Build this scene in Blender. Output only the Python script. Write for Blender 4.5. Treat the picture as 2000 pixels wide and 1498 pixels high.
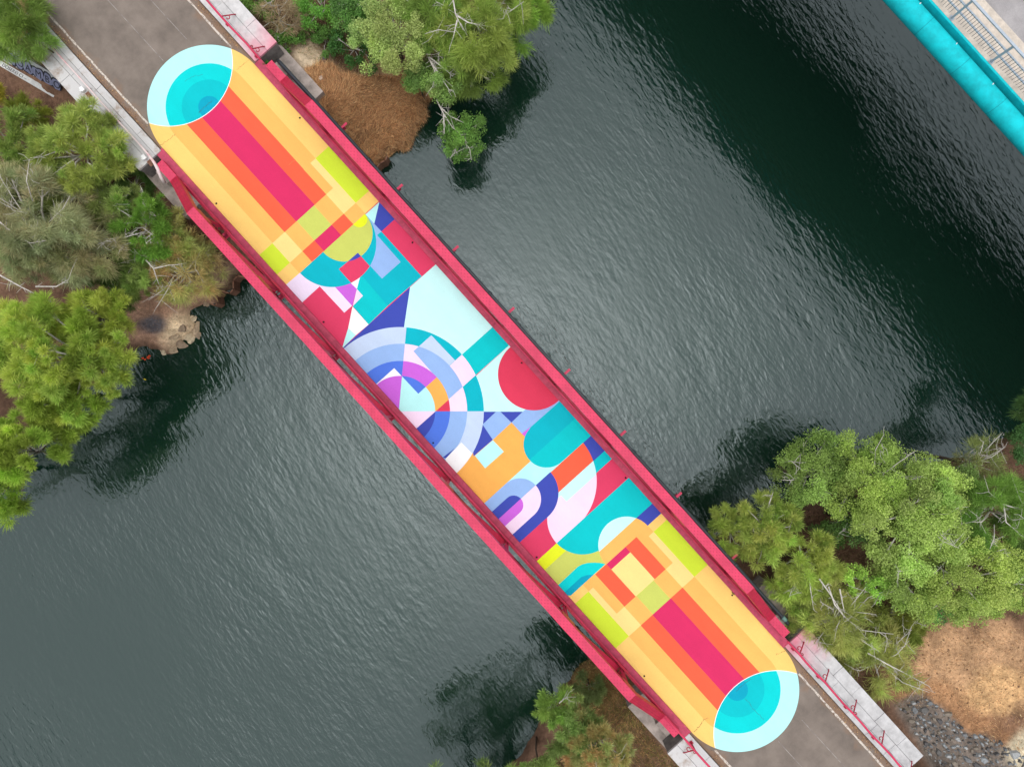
import bpy, bmesh, math, random
import numpy as np
from mathutils import Vector, Matrix
from mathutils.geometry import delaunay_2d_cdt

random.seed(7)
rng = np.random.default_rng(7)
for _o in list(bpy.data.objects):
    bpy.data.objects.remove(_o)
SC = bpy.context.scene
COL = SC.collection

# ------------------------------------------------------------------ camera
S = 40.0            # photo pixels (2000 wide) per metre on the bridge deck
H = 33.0            # height of the drone above the deck
cam = bpy.data.cameras.new('camera')
cam_o = bpy.data.objects.new('camera', cam)
COL.objects.link(cam_o)
cam_o.location = (0, 0, H)
cam.sensor_fit = 'HORIZONTAL'
cam.angle = 2 * math.atan(25.0 / H)
cam.clip_end = 2000
SC.camera = cam_o

# ------------------------------------------------------------------ world, sun, exposure
SUN_EL, SUN_DIR = math.radians(88), Vector((-0.80, -0.60, 0)).normalized()
w = bpy.data.worlds.new('World')
SC.world = w
w.use_nodes = True
nt = w.node_tree
sky = nt.nodes.new('ShaderNodeTexSky')
sky.sky_type = 'NISHITA'
sky.sun_disc = False
sky.sun_elevation = SUN_EL
sky.sun_rotation = math.atan2(SUN_DIR.x, SUN_DIR.y)
sky.dust_density = 4.0
hs = nt.nodes.new('ShaderNodeHueSaturation')
hs.inputs['Saturation'].default_value = 0.35
nt.links.new(sky.outputs[0], hs.inputs['Color'])
bg = nt.nodes['Background']
bg.inputs['Strength'].default_value = 0.10
nt.links.new(hs.outputs[0], bg.inputs['Color'])
sl = bpy.data.lights.new('sun', 'SUN')
sl.energy = 1.5
sl.angle = math.radians(112)
sl.color = (1.0, 0.995, 0.98)
so = bpy.data.objects.new('sun', sl)
COL.objects.link(so)
sv = Vector((SUN_DIR.x * math.cos(SUN_EL), SUN_DIR.y * math.cos(SUN_EL), math.sin(SUN_EL)))
so.rotation_euler = sv.to_track_quat('Z', 'Y').to_euler()
SC.view_settings.view_transform = 'Standard'
SC.view_settings.look = 'None'
SC.view_settings.gamma = 1.0
SC.view_settings.use_curve_mapping = False
SC.view_settings.exposure = 0.54

# ------------------------------------------------------------------ helpers
CA, SA = math.cos(math.radians(47.8)), math.sin(math.radians(47.8))
BR = Matrix.Rotation(math.radians(-47.8), 4, 'Z')     # bridge frame: x along the bridge, y across it
ID = Matrix.Identity(4)
VC = -75.7 / S                                       # bridge axis in the bridge frame
WATER = -4.0

def P(px, py, z=0.0):
    k = (H - z) / H
    return Vector(((px - 1000) / S * k, (749 - py) / S * k, z))
def uv(px, py):
    return ((px - 1000) * CA + (py - 749) * SA, (px - 1000) * SA - (py - 749) * CA)
def lin(c):
    c = c / 255.0
    return c / 12.92 if c <= 0.04045 else ((c + 0.055) / 1.055) ** 2.4
def C(r, g, b, k=0.86):
    return (lin(r) * k, lin(g) * k, lin(b) * k, 1.0)

MATS = {}
def mat(name, col, rough=0.7, var=0.12, scale=6.0, spec=0.3, bump=0.0, bscale=40.0, col2=None, lo=0.35, hi=0.65, metal=0.0, speck=0.0):
    m = bpy.data.materials.new(name)
    m.use_nodes = True
    n, l = m.node_tree.nodes, m.node_tree.links
    b = n['Principled BSDF']
    b.inputs['Roughness'].default_value = rough
    b.inputs['Specular IOR Level'].default_value = spec
    b.inputs['Metallic'].default_value = metal
    tc = n.new('ShaderNodeTexCoord')
    nz = n.new('ShaderNodeTexNoise')
    nz.inputs['Scale'].default_value = scale
    nz.inputs['Detail'].default_value = 8
    nz.inputs['Roughness'].default_value = 0.65
    l.new(tc.outputs['Object'], nz.inputs['Vector'])
    rp = n.new('ShaderNodeValToRGB')
    rp.color_ramp.elements[0].position = lo
    rp.color_ramp.elements[1].position = hi
    a = col2 if col2 else tuple(min(1, x * (1 - var)) for x in col[:3]) + (1,)
    c = col if col2 else tuple(min(1, x * (1 + var * 0.6)) for x in col[:3]) + (1,)
    rp.color_ramp.elements[0].color = a
    rp.color_ramp.elements[1].color = c
    l.new(nz.outputs['Fac'], rp.inputs['Fac'])
    out = rp.outputs['Color']
    if speck > 0:
        n2 = n.new('ShaderNodeTexNoise'); n2.inputs['Scale'].default_value = 60; n2.inputs['Detail'].default_value = 4
        l.new(tc.outputs['Object'], n2.inputs['Vector'])
        mr = n.new('ShaderNodeMapRange'); mr.inputs['From Min'].default_value = 0.3; mr.inputs['From Max'].default_value = 0.7
        mr.inputs['To Min'].default_value = 1 - speck; mr.inputs['To Max'].default_value = 1 + speck * 0.6
        l.new(n2.outputs['Fac'], mr.inputs['Value'])
        mx = n.new('ShaderNodeMix'); mx.data_type = 'RGBA'; mx.blend_type = 'MULTIPLY'; mx.inputs['Factor'].default_value = 1
        l.new(out, mx.inputs['A']); l.new(mr.outputs['Result'], mx.inputs['B'])
        out = mx.outputs['Result']
    l.new(out, b.inputs['Base Color'])
    if bump > 0:
        nb = n.new('ShaderNodeTexNoise'); nb.inputs['Scale'].default_value = bscale; nb.inputs['Detail'].default_value = 6
        l.new(tc.outputs['Object'], nb.inputs['Vector'])
        bp = n.new('ShaderNodeBump'); bp.inputs['Strength'].default_value = bump; bp.inputs['Distance'].default_value = 0.05
        l.new(nb.outputs['Fac'], bp.inputs['Height']); l.new(bp.outputs['Normal'], b.inputs['Normal'])
    MATS[name] = m
    return m

class MB:
    def __init__(s):
        s.v, s.f, s.mi = [], [], []
    def add(s, vs, fs, mi=0):
        o = len(s.v)
        s.v += [tuple(p) for p in vs]
        s.f += [tuple(i + o for i in f) for f in fs]
        s.mi += [mi] * len(fs)
        return s
    def box(s, x0, x1, y0, y1, z0, z1, mi=0):
        vs = [(x0, y0, z0), (x1, y0, z0), (x1, y1, z0), (x0, y1, z0), (x0, y0, z1), (x1, y0, z1), (x1, y1, z1), (x0, y1, z1)]
        return s.add(vs, [(0, 3, 2, 1), (4, 5, 6, 7), (0, 1, 5, 4), (1, 2, 6, 5), (2, 3, 7, 6), (3, 0, 4, 7)], mi)
    def beam(s, p, q, wid, hei, side=None, mi=0):
        p, q = Vector(p), Vector(q)
        d = (q - p).normalized()
        sd = Vector(side) if side is not None else d.cross(Vector((0, 0, 1)))
        if sd.length < 1e-4: sd = Vector((1, 0, 0))
        sd = (sd - d * sd.dot(d)).normalized()
        up = sd.cross(d).normalized()
        vs = []
        for e in (p, q):
            for a, b in ((-1, -1), (1, -1), (1, 1), (-1, 1)):
                vs.append(e + sd * (a * wid / 2) + up * (b * hei / 2))
        return s.add(vs, [(0, 1, 2, 3), (7, 6, 5, 4), (0, 4, 5, 1), (1, 5, 6, 2), (2, 6, 7, 3), (3, 7, 4, 0)], mi)
    def tube(s, pts, rad, n=8, mi=0, cap=True):
        pts = [Vector(p) for p in pts]
        if not isinstance(rad, (list, tuple)): rad = [rad] * len(pts)
        rings = []
        sd = None
        for i, p in enumerate(pts):
            d = (pts[min(i + 1, len(pts) - 1)] - pts[max(i - 1, 0)]).normalized()
            if sd is None:
                sd = d.cross(Vector((0, 0, 1)))
                if sd.length < 1e-3: sd = Vector((1, 0, 0))
            sd = (sd - d * sd.dot(d)).normalized()
            up = d.cross(sd)
            rings.append([p + (sd * math.cos(2 * math.pi * j / n) + up * math.sin(2 * math.pi * j / n)) * rad[i] for j in range(n)])
        vs = [p for r in rings for p in r]
        fs = []
        for i in range(len(rings) - 1):
            for j in range(n):
                a, b = i * n + j, i * n + (j + 1) % n
                fs.append((a, b, b + n, a + n))
        if cap:
            fs.append(tuple(range(n - 1, -1, -1)))
            fs.append(tuple(range((len(rings) - 1) * n, len(rings) * n)))
        return s.add(vs, fs, mi)
    def prism(s, poly, z0, z1, mi=0):
        n = len(poly)
        ar = sum(poly[i][0] * poly[(i + 1) % n][1] - poly[(i + 1) % n][0] * poly[i][1] for i in range(n))
        if ar < 0: poly = poly[::-1]
        vs = [(p[0], p[1], z0) for p in poly] + [(p[0], p[1], z1) for p in poly]
        fs = [tuple(range(n - 1, -1, -1)), tuple(range(n, 2 * n))] + [(i, (i + 1) % n, n + (i + 1) % n, n + i) for i in range(n)]
        return s.add(vs, fs, mi)
    def mesh(s, name, mats):
        me = bpy.data.meshes.new(name)
        me.from_pydata(s.v, [], s.f)
        for m in (mats if isinstance(mats, (list, tuple)) else [mats]):
            me.materials.append(m)
        me.polygons.foreach_set('material_index', s.mi)
        me.update()
        return me
    def build(s, name, mats, parent=None, frame=ID, smooth=False):
        me = s.mesh(name, mats)
        if smooth:
            me.polygons.foreach_set('use_smooth', [True] * len(me.polygons))
        return link(name, me, parent, frame)

def link(name, data, parent=None, frame=ID):
    o = bpy.data.objects.new(name, data)
    COL.objects.link(o)
    if parent is not None:
        o.parent = parent
        o.matrix_parent_inverse = PINV(parent)
    o.matrix_basis = frame
    WM[o.name] = frame.copy()
    return o
WM = {}
def PINV(parent):
    return WM[parent.name].inverted()

def tag(o, label=None, cat=None, group=None, kind=None):
    if label: o['label'] = label
    if cat: o['category'] = cat
    if group: o['group'] = group
    if kind: o['kind'] = kind
    return o
def thing(name, label, cat, loc, rotz=0.0, group=None):
    o = bpy.data.objects.new(name, None)
    COL.objects.link(o)
    o.empty_display_size = 0.3
    M = Matrix.Translation(Vector(loc)) @ Matrix.Rotation(rotz, 4, 'Z')
    o.matrix_basis = M
    WM[o.name] = M
    return tag(o, label, cat, group)
def bw(u, v, z=0.0):
    return BR @ Vector((u, v, z))

def tri_mesh(name, V, F, cols=None, mats=None):
    me = bpy.data.meshes.new(name)
    n, m = len(V), len(F)
    me.vertices.add(n)
    me.vertices.foreach_set('co', np.ascontiguousarray(V, dtype=np.float32).ravel())
    me.loops.add(m * 3)
    me.loops.foreach_set('vertex_index', np.ascontiguousarray(F, dtype=np.int32).ravel())
    me.polygons.add(m)
    me.polygons.foreach_set('loop_start', np.arange(0, m * 3, 3, dtype=np.int32))
    if cols is not None:
        a = me.color_attributes.new('tint', 'FLOAT_COLOR', 'POINT')
        a.data.foreach_set('color', np.ascontiguousarray(cols, dtype=np.float32).ravel())
    for mm in (mats or []):
        me.materials.append(mm)
    me.update(calc_edges=True)
    me.validate()
    return me

# ------------------------------------------------------------------ materials
STEEL = (238, 84, 122)
M_pink = mat('pink_steel_paint', C(214, 60, 96), rough=0.5, var=0.16, scale=1.6, spec=0.28, speck=0.08)
M_pink2 = mat('weathered_pink_paint', C(190, 70, 98), rough=0.6, var=0.25, scale=4, spec=0.3, speck=0.12)
M_red = mat('deep_red_steel_paint', C(188, 34, 66), rough=0.45, var=0.2, scale=4, spec=0.35, speck=0.08)
M_dkred = mat('crimson_steel_paint', C(170, 22, 54), rough=0.45, var=0.2, scale=5, spec=0.4)
M_rivet = mat('rivet_rim_shade', C(188, 50, 84), rough=0.6, var=0.1)  # same pink paint, darkened for the shading round the rivet rims
M_conc = mat('footpath_concrete', C(196, 195, 194), rough=0.85, var=0.2, scale=2.2, spec=0.2, speck=0.14, bump=0.15)
M_conc2 = mat('stained_concrete', C(172, 160, 152), rough=0.9, var=0.38, scale=1.8, spec=0.2, speck=0.15, bump=0.2)
M_concdk = mat('dark_weathered_concrete', C(132, 127, 124), rough=0.9, var=0.4, scale=2.5, spec=0.2, speck=0.15, bump=0.2)
M_black = mat('black_plastic_pipe', C(58, 64, 70), rough=0.28, var=0.15, scale=6, spec=0.5)
M_turq = mat('turquoise_paint', C(0, 200, 210), rough=0.75, var=0.2, scale=2.5, spec=0.3, speck=0.06)
M_turq2 = mat('turquoise_groove_shade_and_seam', C(0, 140, 154), rough=0.7, var=0.12, scale=5, spec=0.3)  # darker copy: the groove's shade put into colour; also colours the weld seams
M_galv = mat('galvanised_steel', C(172, 184, 196), rough=0.4, var=0.1, scale=8, spec=0.5)
M_wood = mat('pale_branch_bark', C(208, 202, 194), rough=0.85, var=0.3, scale=5, spec=0.2)
M_bark = mat('brown_bark', C(104, 90, 78), rough=0.9, var=0.3, scale=6, spec=0.2)
M_rust = mat('rusty_steel', C(132, 96, 78), rough=0.85, var=0.35, scale=5, spec=0.2)
M_white = mat('white_paint', C(235, 235, 235), rough=0.6, var=0.05)
M_dark = mat('dark_hole', C(24, 20, 20), rough=0.9, var=0.1)
M_sand = mat('beige_concrete', C(214, 202, 188), rough=0.9, var=0.2, scale=3, spec=0.2, speck=0.12, bump=0.2)

def attr_mat(name, rough, transl=0.0, nscale=0.0, namt=0.0, spec=0.25):
    m = bpy.data.materials.new(name)
    m.use_nodes = True
    n, l = m.node_tree.nodes, m.node_tree.links
    b = n['Principled BSDF']
    b.inputs['Roughness'].default_value = rough
    b.inputs['Specular IOR Level'].default_value = spec
    at = n.new('ShaderNodeAttribute'); at.attribute_name = 'tint'
    out = at.outputs['Color']
    if namt > 0:
        tc = n.new('ShaderNodeTexCoord')
        for sc_, am in ((nscale, namt), (nscale * 7, namt * 0.8)):
            nz = n.new('ShaderNodeTexNoise'); nz.inputs['Scale'].default_value = sc_; nz.inputs['Detail'].default_value = 7; nz.inputs['Roughness'].default_value = 0.7
            l.new(tc.outputs['Object'], nz.inputs['Vector'])
            mr = n.new('ShaderNodeMapRange'); mr.inputs['From Min'].default_value = 0.3; mr.inputs['From Max'].default_value = 0.7
            mr.inputs['To Min'].default_value = 1 - am; mr.inputs['To Max'].default_value = 1 + am
            l.new(nz.outputs['Fac'], mr.inputs['Value'])
            mx = n.new('ShaderNodeMix'); mx.data_type = 'RGBA'; mx.blend_type = 'MULTIPLY'; mx.inputs['Factor'].default_value = 1
            l.new(out, mx.inputs['A']); l.new(mr.outputs['Result'], mx.inputs['B'])
            out = mx.outputs['Result']
        bp = n.new('ShaderNodeBump'); bp.inputs['Strength'].default_value = 0.6; bp.inputs['Distance'].default_value = 0.08
        l.new(nz.outputs['Fac'], bp.inputs['Height']); l.new(bp.outputs['Normal'], b.inputs['Normal'])
    l.new(out, b.inputs['Base Color'])
    if transl > 0:
        tr = n.new('ShaderNodeBsdfTranslucent'); l.new(out, tr.inputs['Color'])
        ms = n.new('ShaderNodeMixShader'); ms.inputs['Fac'].default_value = transl
        l.new(b.outputs[0], ms.inputs[1]); l.new(tr.outputs[0], ms.inputs[2])
        l.new(ms.outputs[0], n['Material Output'].inputs['Surface'])
    return m
M_leaf = attr_mat('foliage', 0.55, 0.35)
M_soil = attr_mat('soil', 0.95, 0.0, 0.9, 0.42, 0.1)
M_grass = attr_mat('dry_grass_blades', 0.8, 0.15)

# asphalt with rusty dirt drifted along the kerbs
def asphalt_mat(name, col, vlo=None, vhi=None, dirt=None):
    m = mat(name, col, rough=0.85, var=0.22, scale=0.9, spec=0.2, speck=0.22, bump=0.25, bscale=90)
    if vlo is None: return m
    n, l = m.node_tree.nodes, m.node_tree.links
    b = n['Principled BSDF']
    src = b.inputs['Base Color'].links[0].from_socket
    tc = n.new('ShaderNodeTexCoord'); sx = n.new('ShaderNodeSeparateXYZ')
    l.new(tc.outputs['Object'], sx.inputs[0])
    mid, half = (vlo + vhi) / 2, (vhi - vlo) / 2
    a = n.new('ShaderNodeMath'); a.operation = 'SUBTRACT'; a.inputs[1].default_value = mid; l.new(sx.outputs['Y'], a.inputs[0])
    ab = n.new('ShaderNodeMath'); ab.operation = 'ABSOLUTE'; l.new(a.outputs[0], ab.inputs[0])
    nz = n.new('ShaderNodeTexNoise'); nz.inputs['Scale'].default_value = 1.3; nz.inputs['Detail'].default_value = 8
    l.new(tc.outputs['Object'], nz.inputs['Vector'])
    ma = n.new('ShaderNodeMath'); ma.operation = 'MULTIPLY_ADD'; ma.inputs[1].default_value = 1.7; l.new(nz.outputs['Fac'], ma.inputs[0]); l.new(ab.outputs[0], ma.inputs[2])
    mr = n.new('ShaderNodeMapRange'); mr.inputs['From Min'].default_value = half + 0.30; mr.inputs['From Max'].default_value = half + 0.75
    l.new(ma.outputs[0], mr.inputs['Value'])
    mu = n.new('ShaderNodeMath'); mu.operation = 'MULTIPLY'; mu.inputs[1].default_value = 0.75; l.new(mr.outputs['Result'], mu.inputs[0])
    mx = n.new('ShaderNodeMix'); mx.data_type = 'RGBA'
    l.new(mu.outputs[0], mx.inputs['Factor']); l.new(src, mx.inputs['A']); mx.inputs['B'].default_value = dirt
    l.new(mx.outputs['Result'], b.inputs['Base Color'])
    return m
M_asph = asphalt_mat('worn_asphalt', C(132, 121, 112), VC - 3.15, VC + 3.1, C(142, 112, 90))
M_asph2 = asphalt_mat('pale_asphalt', C(168, 164, 164))

# water: dark green body, rippled by bump
def water_mat():
    m = bpy.data.materials.new('river_water')
    m.use_nodes = True
    n, l = m.node_tree.nodes, m.node_tree.links
    b = n['Principled BSDF']
    b.inputs['Base Color'].default_value = (0.004, 0.017, 0.010, 1)
    b.inputs['Roughness'].default_value = 0.05
    b.inputs['Specular Tint'].default_value = (0.82, 0.95, 1.0, 1)
    b.inputs['IOR'].default_value = 1.60
    tc = n.new('ShaderNodeTexCoord')
    mp = n.new('ShaderNodeMapping'); mp.vector_type = 'TEXTURE'
    mp.inputs['Rotation'].default_value = (0, 0, math.radians(-56)); mp.inputs['Scale'].default_value = (2.7, 1, 1)
    l.new(tc.outputs['Object'], mp.inputs['Vector'])
    def nz(scale, det, rough, dist, vec):
        t = n.new('ShaderNodeTexNoise'); t.inputs['Scale'].default_value = scale; t.inputs['Detail'].default_value = det
        t.inputs['Roughness'].default_value = rough; t.inputs['Distortion'].default_value = dist
        l.new(vec, t.inputs['Vector']); return t
    a = nz(4.8, 3.0, 0.5, 0.4, mp.outputs[0])
    c = nz(0.7, 2.0, 0.5, 0.3, mp.outputs[0])
    f = nz(6.5, 2.0, 0.5, 0.3, mp.outputs[0])
    big = nz(0.085, 4.0, 0.5, 0.0, tc.outputs['Object'])
    s1 = n.new('ShaderNodeMath'); s1.operation = 'MULTIPLY_ADD'; s1.inputs[1].default_value = 1.6
    l.new(c.outputs['Fac'], s1.inputs[0]); l.new(a.outputs['Fac'], s1.inputs[2])
    s2 = n.new('ShaderNodeMath'); s2.operation = 'MULTIPLY_ADD'; s2.inputs[1].default_value = 0.28
    l.new(f.outputs['Fac'], s2.inputs[0]); l.new(s1.outputs[0], s2.inputs[2])
    mr = n.new('ShaderNodeMapRange'); mr.inputs['From Min'].default_value = 0.35; mr.inputs['From Max'].default_value = 0.65
    mr.inputs['To Min'].default_value = 0.10; mr.inputs['To Max'].default_value = 0.38
    l.new(big.outputs['Fac'], mr.inputs['Value'])
    bp = n.new('ShaderNodeBump'); bp.inputs['Distance'].default_value = 0.15
    l.new(mr.outputs['Result'], bp.inputs['Strength'])
    l.new(s2.outputs[0], bp.inputs['Height']); l.new(bp.outputs['Normal'], b.inputs['Normal'])
    return m
M_water = water_mat()

# ------------------------------------------------------------------ terrain and water
NWB = [(-3000, 2600), (-800, 1350), (-200, 1050), (0, 952), (80, 860), (165, 765), (250, 696), (285, 678), (330, 692), (360, 672), (388, 640), (372, 608), (400, 588), (424, 590), (428, 572), (452, 566), (458, 542), (478, 540),
       (600, 440), (735, 330), (760, 306), (800, 286), (822, 240), (838, 204), (856, 190), (905, 168), (960, 118), (1000, 66), (1078, -4), (1330, -260), (2300, -1300), (2600, -6000), (-6000, -6000), (-6000, 2600)]
SEB = [(6000, -1500), (2700, 250), (2200, 700), (2000, 845), (1900, 892), (1800, 905), (1650, 950), (1520, 1010), (1400, 1045), (1300, 1140), (1185, 1262), (1140, 1295), (1105, 1338), (1062, 1402), (1005, 1470), (960, 1545), (700, 1900), (0, 2900), (0, 7000), (6000, 7000)]
def to_w(poly):
    return np.array([P(x, y, WATER)[:2] for x, y in poly])
BANKS = [to_w(NWB), to_w(SEB)]
def sdist(X, Y):
    best = np.full(X.shape, -1e9)
    for poly in BANKS:
        a = poly; b = np.roll(poly, -1, axis=0)
        d2 = np.full(X.shape, 1e18); ins = np.zeros(X.shape, bool)
        for (ax, ay), (bx, by) in zip(a, b):
            ex, ey = bx - ax, by - ay
            t = np.clip(((X - ax) * ex + (Y - ay) * ey) / (ex * ex + ey * ey + 1e-12), 0, 1)
            d2 = np.minimum(d2, (X - ax - t * ex) ** 2 + (Y - ay - t * ey) ** 2)
            if ay != by:
                c = ((ay > Y) != (by > Y)) & (X < (bx - ax) * (Y - ay) / (by - ay) + ax)
                ins ^= c
        best = np.maximum(best, np.where(ins, np.sqrt(d2), -np.sqrt(d2)))
    return best
def vnoise(X, Y, sc, seed=0):
    out = np.zeros(X.shape)
    r = np.random.default_rng(seed)
    for i in range(5):
        a = r.uniform(0, 2 * math.pi, 4); f = sc * (1.7 ** i)
        p = r.uniform(0, 6.28, 4)
        for j in range(4):
            out += np.sin((X * math.cos(a[j]) + Y * math.sin(a[j])) * f * (0.7 + 0.2 * j) + p[j]) / (1.6 ** i) / 4
    return out
def smooth(e0, e1, x):
    t = np.clip((x - e0) / (e1 - e0), 0, 1)
    return t * t * (3 - 2 * t)
def ground(X, Y):
    X = np.asarray(X, float); Y = np.asarray(Y, float)
    d = sdist(X, Y) + 0.22 * vnoise(X, Y, 1.3, 3) + 0.08 * vnoise(X, Y, 5.0, 4)
    z = np.where(d > 0, WATER + 0.62 * smooth(0, 0.45, d) + 1.35 * smooth(0.6, 9, d) + (0.16 * vnoise(X, Y, 0.9, 5) + 0.06 * vnoise(X, Y, 3.5, 6)) * smooth(0.3, 2, d),
                 WATER - 0.04 - np.minimum(-d * 0.55, 2.5))
    U = X * CA - Y * SA; Vv = X * SA + Y * CA - VC
    near = 1 - smooth(4.4, 5.4, np.abs(Vv))
    far = np.maximum(smooth(26.0, 28.6, -U), smooth(26.6, 29.0, U))
    z = z + (np.maximum(z, -0.16) - z) * near * far
    bank = (1 - smooth(4.6, 8.0, np.abs(Vv))) * np.maximum(smooth(14.6, 17.4, -U), smooth(12.8, 15.6, U)) * smooth(.5, 3.0, d)
    z = z + (np.maximum(z, -1.5 + .1 * vnoise(X, Y, 1.4, 8)) - z) * bank
    return z, d
def gz(x, y):
    return float(ground(np.array([x]), np.array([y]))[0][0])

RV = [(1742, 1372), (1800, 1352), (1850, 1392), (1880, 1425), (1930, 1440), (1985, 1462), (2030, 1500), (2060, 1560), (1860, 1560), (1800, 1480), (1788, 1445)]
def zone_color(X, Y, Z, d):
    k = H / (H - Z)
    px = X * k * S + 1000; py = 749 - Y * k * S
    n1 = vnoise(X, Y, 0.8, 11); n2 = vnoise(X, Y, 2.6, 12)
    def c(r, g, b): return np.array([lin(r), lin(g), lin(b)]) * 1.05
    base = c(112, 86, 70)
    col = np.repeat(base[None, :], X.size, 0).reshape(X.shape + (3,))
    def blend(col, cc, m): return col + (cc - col) * np.clip(m, 0, 1)[..., None]
    col = blend(col, c(86, 66, 54), 0.5 + 0.6 * n1)
    def blob(x, y, rx, ry, soft=0.35, ang=0):
        a = math.radians(ang); dx, dy = px - x, py - y
        ex = (dx * math.cos(a) + dy * math.sin(a)) / rx; ey = (-dx * math.sin(a) + dy * math.cos(a)) / ry
        return 1 - smooth(1 - soft, 1 + soft, np.hypot(ex, ey) + 0.22 * n2)
    col = blend(col, c(170, 136, 102), blob(730, 230, 125, 105))
    col = blend(col, c(150, 110, 78), blob(660, 180, 60, 40))
    col = blend(col, c(190, 172, 146), 0.85 * blob(612, 118, 30, 60, ang=-40))
    col = blend(col, c(160, 134, 112), blob(440, 555, 70, 45))
    col = blend(col, c(172, 136, 114), blob(325, 615, 105, 72))
    col = blend(col, c(216, 192, 158), blob(358, 648, 46, 40))
    col = blend(col, c(96, 92, 96), blob(300, 634, 30, 18))
    col = blend(col, c(166, 132, 100), blob(1900, 1300, 150, 85))
    col = blend(col, c(150, 112, 80), 0.8 * blob(1850, 1385, 150, 40, ang=25))
    col = blend(col, c(186, 150, 108), blob(1950, 1350, 60, 45))
    col = blend(col, c(128, 104, 66), blob(1160, 1360, 60, 70))
    col = blend(col, c(96, 74, 56), blob(1230, 1430, 70, 70))
    rvd = np.full(px.shape, 1e9); rin = np.zeros(px.shape, bool)
    for i in range(len(RV)):
        (ax, ay), (bx, by) = RV[i - 1], RV[i]
        t = np.clip(((px - ax) * (bx - ax) + (py - ay) * (by - ay)) / ((bx - ax) ** 2 + (by - ay) ** 2), 0, 1)
        rvd = np.minimum(rvd, np.hypot(px - ax - t * (bx - ax), py - ay - t * (by - ay)))
        if ay != by: rin ^= ((ay > py) != (by > py)) & (px < (bx - ax) * (py - ay) / (by - ay) + ax)
    col = blend(col, c(106, 96, 88), smooth(-6, 6, np.where(rin, rvd, -rvd) + 5 * n2))
    col = blend(col, c(188, 176, 150), blob(2000, 1470, 30, 40))
    col = blend(col, c(150, 118, 86), blob(60, 30, 70, 40))
    wet = 1 - smooth(0.0, 0.35, d)
    col = col * (1 - 0.45 * wet)[..., None]
    fine = 1 + 0.16 * vnoise(X, Y, 7, 21)
    return np.clip(col * fine[..., None], 0.005, 1)

def build_ground():
    def axis(lo, hi, step):
        core = np.arange(lo, hi + 1e-6, step)
        ext = np.array([1.5, 4, 9, 18, 40, 90, 200, 500])
        return np.concatenate([lo - ext[::-1], core, hi + ext])
    xs = axis(-31, 31, 0.2); ys = axis(-24, 24, 0.2)
    X, Y = np.meshgrid(xs, ys)
    Z, d = ground(X, Y)
    colr = zone_color(X, Y, Z, d)
    nx, ny = len(xs), len(ys)
    V = np.stack([X, Y, Z], -1).reshape(-1, 3)
    i = (np.arange(ny - 1)[:, None] * nx + np.arange(nx - 1)[None, :]).ravel()
    F = np.concatenate([np.stack([i, i + 1, i + nx + 1], 1), np.stack([i, i + nx + 1, i + nx], 1)])
    c4 = np.concatenate([colr.reshape(-1, 3), np.ones((nx * ny, 1))], 1)
    me = tri_mesh('ground', V, F, c4, [M_soil])
    me.polygons.foreach_set('use_smooth', np.ones(len(me.polygons), bool))
    tag(link('ground', me), kind='structure')
build_ground()
tag(MB().add([(-700, -700, WATER), (700, -700, WATER), (700, 700, WATER), (-700, 700, WATER)], [(0, 1, 2, 3)]).build('river_water', M_water), kind='structure')

# ------------------------------------------------------------------ approach roads and footpaths (bridge frame)
U0, U1 = -797 / S, 736 / S         # ends of the bridge deck
VL, VR = -197 / S, 45.5 / S        # painted width
def road(u0, u1, name='road'):
    r = MB().box(u0, u1, VL - 0.1, VR + 0.09, -3.2, 0.0).build(name, M_asph, None, BR)
    return tag(r, kind='structure')
road_a = road(-60, U0 - 0.012)
road_b = road(U1 + 0.012, 60)
M_line = mat('worn_white_line', C(214, 204, 192), rough=0.8, scale=9, col2=C(140, 126, 114), lo=0.40, hi=0.52, spec=0.2)
def edge_line(parent, u0, u1, v):
    mb = MB(); n = int(abs(u1 - u0) / 0.25)
    pts = []
    for i in range(n + 1):
        u = u0 + (u1 - u0) * i / n
        pts.append((u, v - 0.045 + random.uniform(-.015, .015), v + 0.045 + random.uniform(-.015, .015)))
    for a, b in zip(pts[:-1], pts[1:]):
        mb.add([(a[0], a[1], .004), (b[0], b[1], .004), (b[0], b[2], .004), (a[0], a[2], .004)], [(0, 1, 2, 3) if b[0] > a[0] else (3, 2, 1, 0)])
    mb.build('edge_line', M_line, parent, BR)
edge_line(road_a, -849 / S - .1, -35, 34.5 / S); edge_line(road_a, -849 / S - .1, -35, -186.5 / S)
edge_line(road_b, 792 / S + .1, 35, 34.5 / S); edge_line(road_b, 792 / S + .1, 35, -186.5 / S)
M_seam = mat('asphalt_seam', C(170, 164, 158), rough=0.9, scale=3, col2=C(122, 114, 110), lo=0.4, hi=0.6)
for rd, ua, ub in ((road_a, -924 / S, -35), (road_b, 866 / S, 35)):
    for v in (-0.55, -2.1):
        a, b = min(ua, ub), max(ua, ub)
        MB().add([(a, v, .003), (b, v + .05, .003), (b, v + .075, .003), (a, v + .025, .003)], [(0, 1, 2, 3)]).build('asphalt_seam', M_seam, rd, BR)

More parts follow.
